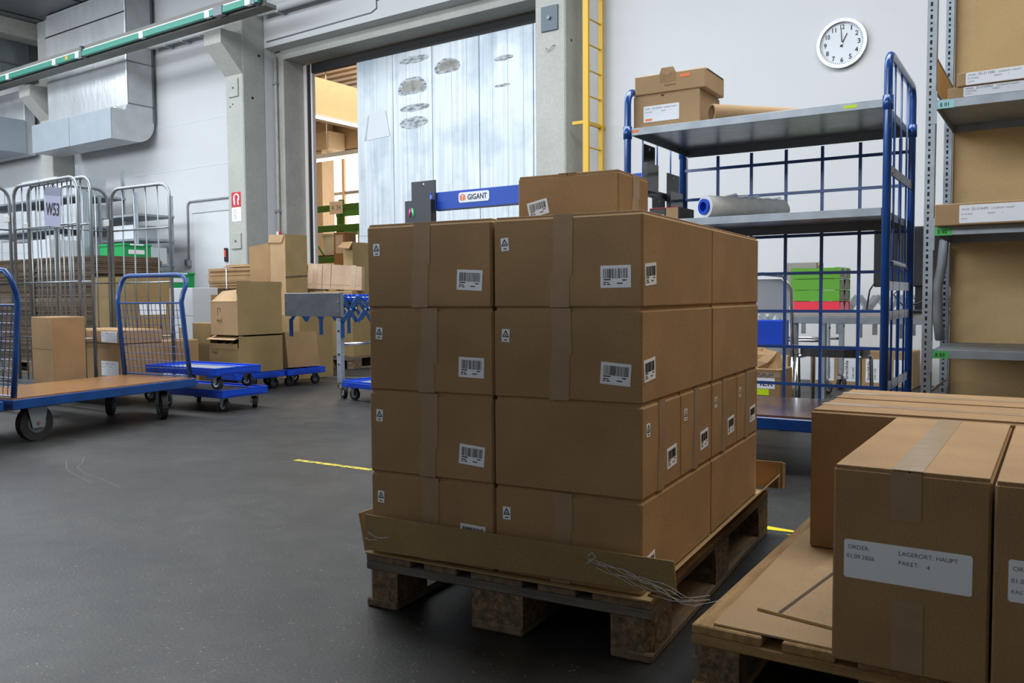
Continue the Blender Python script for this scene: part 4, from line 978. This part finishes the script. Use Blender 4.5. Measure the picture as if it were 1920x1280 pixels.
# ================================================================== PLATFORM TRUCKS
KF = Frame(-5.25, 3.66, 10)
def truck(label, loc):
    t = thing('platform_truck', label, 'truck', loc, 10, 'blue platform trucks')
    L_, W_ = 1.37, .70
    MB().box(-W_, 0, -L_, 0, .205, .262, .004).build('deck_frame', BLUED, t)
    MB().box(-W_+.012, -.012, -L_+.012, -.012, .262, .270).build('deck', PLY, t)
    for yy, s in ((-.03, 1), (-L_+.03, -1)):
        r = .06
        def P(x, z): return (x, yy-s*(.055*(z-.27)/.56 if z < .83 else .055-.05*math.sin((z-.83)/.16*1.57)), z)
        path = [P(-.03, .26), P(-.035, .55), P(-.04, .80), P(-.035, .86), P(-.03, .91), P(-.04, .955), P(-.07, .985), P(-.12, .992), P(-W_+.12, .992), P(-W_+.07, .985), P(-W_+.04, .955), P(-W_+.03, .91), P(-W_+.035, .86), P(-W_+.04, .80), P(-W_+.035, .55), P(-W_+.03, .26)]
        e = MB().tube(path, .0165, 10).build('end_frame', BLUED, t, True)
        MB().cyl(P(-.05, .795), P(-W_+.05, .795), .006, 8).build('mesh_rail', BLUED, e); MB().cyl(P(-.045, .28), P(-W_+.045, .28), .006, 8).build('mesh_rail', BLUED, e)
        for k in range(1, 15): MB().cyl(P(-.045-(W_-.09)*k/15, .28), P(-.05-(W_-.10)*k/15, .795), .0022, 5).build('mesh_wire', BLUED, e)
        for k in range(1, 10): MB().cyl(P(-.045, .28+.0515*k), P(-W_+.045, .28+.0515*k), .0022, 5).build('mesh_wire', BLUED, e)
    wheel(t, -.085, -L_+.19, .105, .045, swivel=0, z_top=.205, hub=STEELD, fs=.62); wheel(t, -W_+.085, -L_+.19, .105, .045, swivel=0, z_top=.205, hub=STEELD)
    wheel(t, -.10, -.22, .095, .04, swivel=60, z_top=.205, hub=STEELD); wheel(t, -W_+.10, -.22, .095, .04, swivel=40, z_top=.205)
    return t
t1 = truck('blue platform truck with orange plywood deck and two mesh ends', KF(0, 0))
dup(t1, KF(0, -1.42), 10, 'second blue platform truck, mostly cut by the left edge', 'blue platform trucks')

# ================================================================== PLASTIC DOLLIES
def dolly(label, loc, rot, L_=.80, W_=.42):
    t = thing('plastic_dolly', label, 'dolly', loc, rot, 'blue plastic dollies')
    z0, z1 = .105, .150
    for b_ in ((0, L_, 0, .05), (0, L_, W_-.05, W_), (0, .05, .05, W_-.05), (L_-.05, L_, .05, W_-.05)):
        MB().box(*b_, z0, z1, .004).build('frame_side', BLUEP, t)
    for b_ in ((0, L_, 0, .008), (0, L_, W_-.008, W_), (0, .008, .008, W_-.008), (L_-.008, L_, .008, W_-.008)): MB().box(*b_, z1, z1+.012, .001).build('rim', BLUEP, t)
    for b_ in ((.05, L_-.05, -.003, 0), ): MB().box(.07, L_-.07, -.002, .002, z0+.012, z0+.018).box(.07, L_-.07, -.002, .002, z0+.028, z0+.034).build('groove', mat('dark_blue_plastic', (.0, .03, .35), .5), t)
    MB().box(L_-.002, L_+.002, .06, W_-.06, z0+.012, z0+.018).build('groove', mat('dark_blue_plastic', (.0, .03, .35), .5), t)
    MB().box(.05, L_-.05, .05, W_-.05, z0+.03, z0+.036).build('base_sheet', GREYP, t)
    for x in (.07, L_-.07):
        for y in (.07, W_-.07): wheel(t, x, y, .044, .028, z_top=.105, swivel=random.choice((25, 60, 100)), fork=GALV, hub=CHROME)
    return t
dolly('lower blue dolly of the pair stacked behind the platform truck', (-5.98, 3.79, 0), 2)
d2_ = dolly('upper blue dolly of the pair stacked behind the platform truck', (-6.0, 3.74, .1625), 3)
# dollies with cartons, side facing the camera
dolly('blue dolly under the two stacked open cartons', (-6.17, 4.71, 0), 90, .52, .44)
dolly('blue dolly under the slanting carton', (-6.17, 5.27, 0), 90, .46, .44)
dolly('blue dolly half hidden behind the main stack, below the conveyor', (-5.03, 4.85, 0), -8, .62, .42)

# ---- two stacked cartons on the dolly
def scribble(parent, fm, u, v, s):
    for a, b, c, d_ in ((0, 0, .0, .05), (0, .05, .03, .05), (.03, .05, .03, .03), (0, -.05, .0, -.02), (.02, -.05, .02, -.02), (-.02, -.03, .04, -.03)):
        pass
    p = MB()
    for (a, b, c, d_) in ((0, .06, .0, .11), (.0, .11, .03, .105), (.03, .105, .028, .08), (.0, .01, .0, .04), (.02, .0, .022, .035), (-.015, .025, .04, .02), (.04, .04, .045, .01)):
        n = Vector((-(d_-b), c-a)).normalized()*.003
        p.prism([(u+s*a-n.x, v+s*b-n.y), (u+s*c-n.x, v+s*d_-n.y), (u+s*c+n.x, v+s*d_+n.y), (u+s*a+n.x, v+s*b+n.y)], fm, .0002, .0008)
    p.build('marker_scribble', BROWNINK, parent)['kind'] = 'stuff'
t = thing('open_carton', 'lower carton on the dolly with a cut-out front full of scraps', 'box', (-6.59, 4.735, .163), 0)
w, d_, h = .41, .485, .33
MB().box(0, w, 0, .006, 0, .225).build('front_wall', CB3, t); MB().box(0, w, d_-.006, d_, 0, h).build('rear_wall', CB3, t)
MB().box(0, .006, .006, d_-.006, 0, h).build('side_wall', CB3, t); MB().box(w-.006, w, .006, d_-.006, 0, h).build('side_wall', CB3, t); MB().box(0, w, 0, d_, 0, .004).build('bottom', CB3, t); MB().box(.0, w, .05, d_, h-.006, h).build('lid', CB3, t)
MB().box(.006, w-.012, -.004, .0, .215, .262).build('inner_tray', CB, t)
MB().quadslab([(0, -.03, h-.035), (w-.02, -.035, h-.035), (w, .05, h-.004), (0, .05, h-.004)], (0, 0, .004)).build('front_flap', CB2, t)
for a in (.10, .20, .29): MB().quadslab([(a, .008, .225), (a+.06, .008, .23), (a+.03, .12, .29), (a-.04, .12, .28)], (0, .004, .004)).build('scrap', CB2, t)
scribble(t, S_(0), .06, .15, 1.3)
MB().slab(S_(0), .25, .36, .01, .10, 0, .0008).build('glue_stain', CB, t)
t = thing('open_carton', 'upper carton on the dolly with its front flap curled open', 'box', (-6.55, 4.728, .497), 0)
w, d_, h = .37, .49, .36
MB().box(0, w, .0, .006, 0, .30).build('front_wall', CB2, t); MB().box(w-.006, w, .006, d_, 0, h).build('side_wall', CB3, t); MB().box(0, .006, .006, d_, 0, h).build('side_wall', CB3, t); MB().box(.006, w-.006, d_-.006, d_, 0, h).build('rear_wall', CB3, t); MB().box(0, w, 0, d_, 0, .004).build('bottom', CB3, t)
MB().quadslab([(w-.006, .0, h), (w-.006, d_, h), (w-.002, d_, h+.115), (w-.002, 0, h+.115)], (.005, 0, 0)).build('side_flap', CB3, t)
MB().quadslab([(0, d_-.01, h), (w-.01, d_-.01, h), (w-.01, d_+.02, h+.10), (0, d_+.02, h+.10)], (0, .005, 0)).build('rear_flap', CB3, t)
MB().quadslab([(.01, -.002, .30), (w-.01, -.002, .30), (w-.01, .10, .41), (.05, .09, .39)], (0, .005, .002)).build('front_flap', CB2, t)
scribble(t, S_(0), .10, .10, 1.3)
t = carton('carton', 'narrow carton wedged left of the cut-out carton', (-6.93, 4.80, .0), 4, .30, .36, .60, CB3, flaps=False)
# slanting carton on the second dolly, carton behind
t = thing('slanting_carton', 'tilted brown carton leaning on its dolly', 'box', (-6.20, 5.30, .178), (math.radians(-1), math.radians(-2.5), 0))
MB().prism([(0, .0), (.385, 0), (.355, .33), (-.03, .33)], lambda u, v, w: (w, u, v), -.36, 0).build('body', CB, t)
t = carton('carton', 'plain carton standing behind the tilted carton', (-6.95, 5.80, .002), 0, .34, .45, .66, CB3)
# ---- tall open carton, loose flattened cartons, bundles
t = thing('tall_open_carton', 'tall narrow open carton with folded-out flaps', 'box', (-7.27, 6.0, .0), 0)
w, d_, h = .235, .30, 1.46
MB().box(0, w, 0, .006, 0, h).build('front_wall', CB2, t); MB().box(w-.006, w, .006, d_, 0, h+.03).build('side_wall', CB3, t); MB().box(0, .006, .006, d_, 0, h).build('side_wall', CB2, t); MB().box(.006, w-.006, d_-.006, d_, 0, h).build('rear_wall', CB3, t); MB().box(0, w, 0, d_, 0, .006).build('bottom', CB3, t)
MB().quadslab([(-.02, -.005, h-.05), (w*.8, -.005, h-.06), (w, -.005, h+.02), (.0, .0, h+.035)], (0, -.005, 0)).build('front_flap', CB2, t)
MB().quadslab([(0, .01, .75), (0, .01, h-.05), (-.22, -.10, h-.09), (-.20, -.10, .82)], (0, .006, 0)).build('side_flap', CB, t)
MB().quadslab([(w, .003, 1.05), (w, d_, 1.07), (w+.002, d_, 1.055), (w+.002, .003, 1.035)], (.002, 0, 0)).build('crease', CBD, t)
def bundle(label, loc, rot, w, d_, h, n, straps=True, m=CB, group='bundles of flattened cartons'):
    t = thing('cardboard_bundle', label, 'cardboard', loc, rot, group); th = h/n
    for k in range(n):
        o = random.uniform(-.012, .012); o2 = random.uniform(-.012, .012)
        MB().box(o, w+o, o2, d_+o2, k*th, (k+.86)*th).build('sheet', m, t)
    if straps:
        for x in (w*.3, w*.86): MB().box(x, x+.015, -.016, -.013, 0, h).box(x, x+.015, -.016, d_+.016, h-.004, h+.001).build('strap', PAPER, t)
    return t
pallet('euro_pallet', 'wooden pallet under the strapped flattened cartons by the column', (-9.06, 7.31, 0), -90)
for k in range(5):
    bundle(['lowest strapped bundle of flattened cartons by the column', 'second strapped bundle from below by the column', 'middle strapped bundle of flattened cartons by the column', 'fourth strapped bundle from below by the column', 'topmost strapped bundle of flattened cartons by the column'][k], (-9.055, 6.52, .1445+.209*k), 0, 1.19, .76, .208, 12, k > 2)
t = thing('cardboard_sheet', 'loose folded carton lying on the topmost strapped bundle', 'cardboard sheet', (-8.78, 6.53, 1.196)); MB().box(0, .9, 0, .7, 0, .012, .002).build('sheet', CB2, t); MB().box(.03, .85, .01, .68, .0125, .03, .002).build('sheet', CB, t)
for lb, x0, y0, z0, h in (('dark pile of flattened cartons behind the white box', -8.05, 5.6, .002, .93),):
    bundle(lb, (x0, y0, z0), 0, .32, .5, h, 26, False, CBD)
t = carton('white_box', 'tall white carton behind the platform truck handle', (-7.88, 5.2, .392), 0, .39, .30, .54, mat('white_board', (.52, .545, .57), .7), flaps=False)
MB().slab(S_(0), .0, .39, .26, .265, 0, .001).build('crease', GREYP, t)
MB().slab(S_(0), .15, .22, .0, .14, 0, .001).build('tape', CB, t)
t = carton('carton', 'low brown carton under the white box', (-7.89, 5.19, .002), 0, .44, .34, .389, CB)
# pallet with flattened cartons right of the door column
pallet('euro_pallet', 'wooden pallet under the cartons in front of the sliding door', (-7.83, 6.95, 0), 0)
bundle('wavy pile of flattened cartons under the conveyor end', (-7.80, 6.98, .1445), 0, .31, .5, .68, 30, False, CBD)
t = carton('carton', 'plain brown carton on the pallet before the sliding door', (-7.46, 6.97, .1445), 0, .41, .40, .56, CB3)
t = carton('carton', 'carton base carrying the crushed carton near the door', (-7.80, 7.0, .826), 0, .72, .35, .075, CB, flaps=False)
t = thing('crushed_carton', 'crushed flattened carton with clear tape propped before the door', 'box', (-7.80, 6.97, .934), (math.radians(-3), math.radians(2.0), math.radians(8)))
MB().prism([(0, .0), (.80, .0), (.79, .27), (.40, .29), (.01, .30)], S_(0), -.05, 0).build('body', mat('pinkish_board', (.46, .32, .22), .8, var=.1, vscale=5, fine=.1), t)
for u in (.08, .64): MB().slab(S_(0), u, u+.07, .0, .285, .0002, .002).build('tape', CLEAR, t)
for u in (.22, .35): MB().slab(S_(0), u, u+.006, .01, .285, .0001, .001).build('crease', CBD, t)
MB().slab(S_(0), .0, .8, .05, .055, .0001, .001).build('crease', CB3, t)
t = carton('tall_carton', 'tall thin upright carton before the sliding door opening', (-7.75, 7.52, .1445), 0, .165, .28, 1.36, CB3, flaps=False)
MB().quadslab([(0, .0, 1.36), (.17, .0, 1.36), (.23, -.12, 1.27), (.03, -.12, 1.29)], (0, 0, .005)).build('top_flap', CB, t)

# ================================================================== ROLL CONTAINERS
def panel(parent, a, b, top, nb, mids, r=.0135, name='side_panel', z0=.16):
    a = Vector((*a, 0)); b = Vector((*b, 0)); d = (b-a); Ln = d.length; d.normalize(); rc = .11
    def P(u, z): q = a+d*u; return (q.x, q.y, z)
    path = [P(0, z0), P(0, top-rc)]+[P(rc-rc*math.cos(t), top-rc+rc*math.sin(t)) for t in (.4, .8, 1.2, 1.57)]+[P(Ln-rc+rc*math.sin(t), top-rc+rc*math.cos(t)) for t in (0, .4, .8, 1.2)]+[P(Ln, top-rc), P(Ln, z0)]
    o = MB().tube(path, r, 10).build(name, CAGE, parent, True)
    for k in range(1, nb+1):
        u = Ln*k/(nb+1); MB().cyl(P(u, z0), P(u, top-.004), .006, 6).build('rod', CAGE, o, True)
    for z in mids: MB().cyl(P(0, z), P(Ln, z), .007, 6).build('cross_rod', CAGE, o, True)
    return o
def container(label, pos, panels, base, casters, clips):
    t = thing('roll_container', label, 'roll container', (pos[0], pos[1], 0), 0, 'wire roll containers')
    rel = lambda p: (p[0]-pos[0], p[1]-pos[1])
    for a, b, top, nb in panels: panel(t, rel(a), rel(b), top, nb, (.16, .52, .96, 1.40))
    x0, y0 = rel(base[0]); x1, y1 = rel(base[1])
    f = MB().box(x0, x1, y0, y0+.03, .14, .17).box(x0, x1, y1-.03, y1, .14, .17).box(x0, x0+.03, y0, y1, .14, .17).box(x1-.03, x1, y0, y1, .14, .17).box(x0+.03, x1-.03, (y0+y1)/2-.015, (y0+y1)/2+.015, .14, .17).build('base_frame', ZINC, t)
    for c in casters:
        c = rel(c); wheel(t, c[0], c[1], .055, .03, z_top=.14, swivel=random.choice((10, 50, 110)), fork=GALV, hub=GREYP)
    for c, z in clips:
        c = rel(c); MB().box(c[0]-.035, c[0]+.035, c[1]-.03, c[1]-.016, z, z+.055, .003).build('plastic_clip', PAPERW, t)
    return t
container('front wire roll container with the W53 tag', (-7.42, 3.49), [((-7.42, 3.49), (-6.38, 3.46), 1.752, 6), ((-7.45, 2.95), (-7.45, 3.47), 1.75, 4)], ((-7.42, 3.03), (-5.98, 3.44)), ((-7.34, 3.06), (-7.34, 3.38), (-6.78, 3.06), (-6.78, 3.38)), (((-7.435, 3.46), 1.46),))
container('second wire roll container nested behind the tagged one', (-7.35, 3.57), [((-7.35, 3.57), (-6.34, 3.54), 1.757, 6)], ((-7.32, 3.56), (-7.0, 3.98)), ((-7.25, 3.64), (-7.25, 3.9), (-7.07, 3.9)), (((-7.34, 3.56), 1.40),))
container('rear wire roll container with an open side, right of the tagged ones', (-6.97, 4.04), [((-6.97, 3.60), (-6.97, 4.04), 1.752, 3), ((-6.95, 4.06), (-6.19, 4.11), 1.752, 4)], ((-6.96, 3.61), (-6.2, 4.04)), ((-6.86, 3.68), (-6.86, 3.96), (-6.28, 3.96)), (((-6.96, 4.04), 1.44),))
t = thing('container_tag', 'pale violet plastic tag reading W53 hung in the front roll container', 'tag', (-6.80, 3.425, 1.40), (0, math.radians(6), math.radians(-2)))
MB().box(0, .25, -.002, .002, 0, .30, .001).build('card', mat('violet_sleeve', (.42, .43, .60), .3), t); MB().box(.0, .25, -.003, .003, .235, .30).build('sleeve_top', mat('violet_sleeve_dark', (.22, .24, .34), .3), t)
MB().bold(S_(-.002), 'W53', .022, .085, .095, .0014, .205).build('print', INK, t)
MB().tube([(.05, 0, .275), (.05, .01, .30), (.055, .03, .328), (.05, .05, .31), (.045, .03, .29)], .0025, 6).build('cable_tie', BLACK, t)
# cartons around the roll containers
t = carton('carton', 'brown carton standing upright behind the platform truck deck', (-6.38, 3.09, .1715), -6, .38, .22, .53, CB, flaps=False)
MB().slab(S_(0), .0, .38, .30, .303, 0, .0008).build('crease', CBD, t)
t = carton('flat_carton', 'lower labelled carton inside the rear roll container', (-6.92, 3.63, .1705), 0, .765, .36, .31, CB)
paper_label(t, S_(0), .50, .06, .24, .115, TL)
t = carton('flat_carton', 'upper flat labelled carton inside the rear roll container', (-6.90, 3.625, .4815), 0, .75, .36, .105, CB)
paper_label(t, S_(0), .50, .008, .22, .085, TL)
t = carton('carton', 'closed labelled carton beneath the flap-topped carton', (-7.10, 4.28, .002), 0, .43, .40, .46, CB)
paper_label(t, X_(.43), .04, .10, .27, .12, [])
t = thing('open_carton', 'big open carton with raised flaps behind the truck handle', 'box', (-7.64, 4.28, .4625), 0)
w, d_, h = .64, .345, .38
MB().box(0, w, 0, d_, 0, h, .003).build('body', CB3, t)
MB().box(.002, w-.002, .0, .005, h, h+.18).build('front_flap', CB3, t); MB().box(w-.005, w, .006, d_, h, h+.185).build('side_flap', CB3, t); MB().box(.01, w-.01, d_-.005, d_, h, h+.17).build('rear_flap', CB3, t)
paper_label(t, X_(w), .04, .22, .26, .095, [])
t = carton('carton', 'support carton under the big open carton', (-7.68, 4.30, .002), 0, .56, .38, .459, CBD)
# carton with label seen through the left truck mesh
t = carton('carton', 'labelled carton behind the mesh of the left platform truck', (-7.15, 2.62, .002), 0, .44, .28, .44, CB)
paper_label(t, S_(0), .10, .10, .22, .12, [])
# dark stack of flattened cartons on a pallet, far left
pallet('euro_pallet', 'wooden pallet under the big dark pile at far left', (-9.66, 5.52, 0), -90)
pallet('euro_pallet', 'second wooden pallet under the big dark pile at far left', (-10.88, 5.52, 0), -90)
for k in range(6):
    for j in range(2):
        bundle('dark bundle of flattened cartons, %s of the far-left pile, %s half' % (['lowest row', 'second row', 'third row', 'fourth row', 'fifth row', 'top row'][k], ('right', 'left')[j]), (-9.64-j*1.22+.01*((k*7) % 3), 4.73, .1445+.1885*k), 0, 1.17, .76, .188, 9, False, CBD if k % 2 == 0 else mat('kraft_board_brown', (.11, .073, .045), .85, var=.2, vscale=6, fine=.15), 'dark bundles of the far-left pile')

# ================================================================== SHELVES ALONG THE LEFT WALL
def angle_shelf(label, x, y, w, d_, h, zs):
    t = thing('angle_shelf', label, 'shelving', (x, y, 0))
    for a in (0, w-.10):
        for b in (0, d_-.03):
            o = MB().box(a, a+.10, b, b+.004, 0, h).box(a, a+.004, b, b+.05, 0, h).build('post', ZINCM, t)
            MB().box(a+.045, a+.055, b-.001, b, .1, h).build('slot_row', STEELD, o)
    for z in zs: MB().box(.004, w-.004, .005, d_-.005, z-.035, z, .002).build('shelf', ZINCM, t)
    return t
angle_shelf('grey slotted-angle shelf near the white service door', -13.05, 7.4, 1.1, .62, 2.42, (.4, .9, 1.36, 1.74, 2.11))
t = carton('white_box', 'white carton on the upper board of the shelf near the service door', (-12.8, 7.5, 2.1105-.37), 0, .55, .4, .22, mat('white_board', (.52, .545, .57), .7), flaps=False)
t = carton('white_box', 'white carton on the lower board of the shelf near the service door', (-12.5, 7.5, 1.3605), 0, .5, .4, .25, mat('white_board', (.52, .545, .57), .7), flaps=False)
angle_shelf('long grey shelf full of white cartons at far left', -17.3, 7.3, 3.9, .8, 2.95, (1.1, 1.42, 2.0, 2.50))
wb = mat('pale_grey_board', (.45, .48, .51), .7, var=.04)
n_ = 0
for z, hs, nb in ((1.4205, .50, 7), (2.0005, .40, 8), (2.5005, .38, 6)):
    for i in range(nb):
        h = hs*random.uniform(.72, 1); n_ += 1
        t = carton('shelf_box', 'pale carton, %s from left, on the %s board of the long shelf' % (['first', 'second', 'third', 'fourth', 'fifth', 'sixth', 'seventh', 'eighth'][i], {1.4205: 'low', 2.0005: 'middle', 2.5005: 'top'}[z]), (-17.15+i*3.6/nb, 7.36, z), 0, 3.6/nb-.04, .5, h, wb if n_ % 4 else mat('white_board', (.52, .545, .57), .7), 'pale cartons on the long shelf', flaps=False)
        MB().slab(S_(0), 0, 3.6/nb-.04, h*.55, h*.56, 0, .001).build('lid_line', GREYP, t)
t = thing('steel_post', 'bundle of spare steel shelf posts leaning by the long shelf', 'posts', (-12.95, 7.05, .0))
for k in range(5): MB().quadslab([(.05*k, 0, 0), (.05*k+.04, 0, 0), (.05*k-.28, .22, 2.56-.02*k), (.05*k-.32, .22, 2.56-.02*k)], (0, .04, 0)).build('post', mat('old_steel', (.22, .26, .28), .5, metal=.4), t)
# green crates
def crate(label, loc, rot, w=.58, d_=.40, h=.23):
    t = thing('green_crate', label, 'crate', loc, rot, 'green plastic crates')
    MB().box(0, w, 0, d_, 0, .01).build('base', GREENB, t)
    for b_ in ((0, w, 0, .012), (0, w, d_-.012, d_), (0, .012, .012, d_-.012), (w-.012, w, .012, d_-.012)): MB().box(*b_, .01, h-.03).build('side_wall', GREENB, t)
    for b_ in ((-.012, w+.012, -.012, .014), (-.012, w+.012, d_-.014, d_+.012), (-.012, .014, .014, d_-.014), (w-.014, w+.012, .014, d_-.014)): MB().box(*b_, h-.03, h, .003).build('rim', GREENB, t)
    MB().slab(X_(w), .08, .32, .10, .16, .001, .004).build('paper_label', PAPERW, t); MB().slab(X_(w), .10, .30, h-.025, h-.005, .013, .016).build('paper_label', PAPER, t)
    return t
t = carton('crate_stand', 'pale low cabinet beneath the stacked green crates', (-11.72, 6.6, .0), 0, .66, .5, 1.10, wb, flaps=False)
crate('lower green crate behind the rear roll container', (-11.69, 6.64, 1.101), 0, .58, .42, .245); crate('upper green crate behind the rear roll container', (-11.69, 6.64, 1.347), 0, .58, .42, .245)
t = carton('crate_stand', 'pale low box beneath the single green crate', (-11.5, 7.25, 0), 0, .5, .5, .96, wb, flaps=False)
crate('single green crate beside the white service door', (-11.48, 7.28, .961), 0, .44, .42, .24)
t = carton('white_box', 'tall white carton left of the green crates', (-13.2, 6.4, .0), 0, .62, .5, 1.70, mat('white_board', (.52, .545, .57), .7))
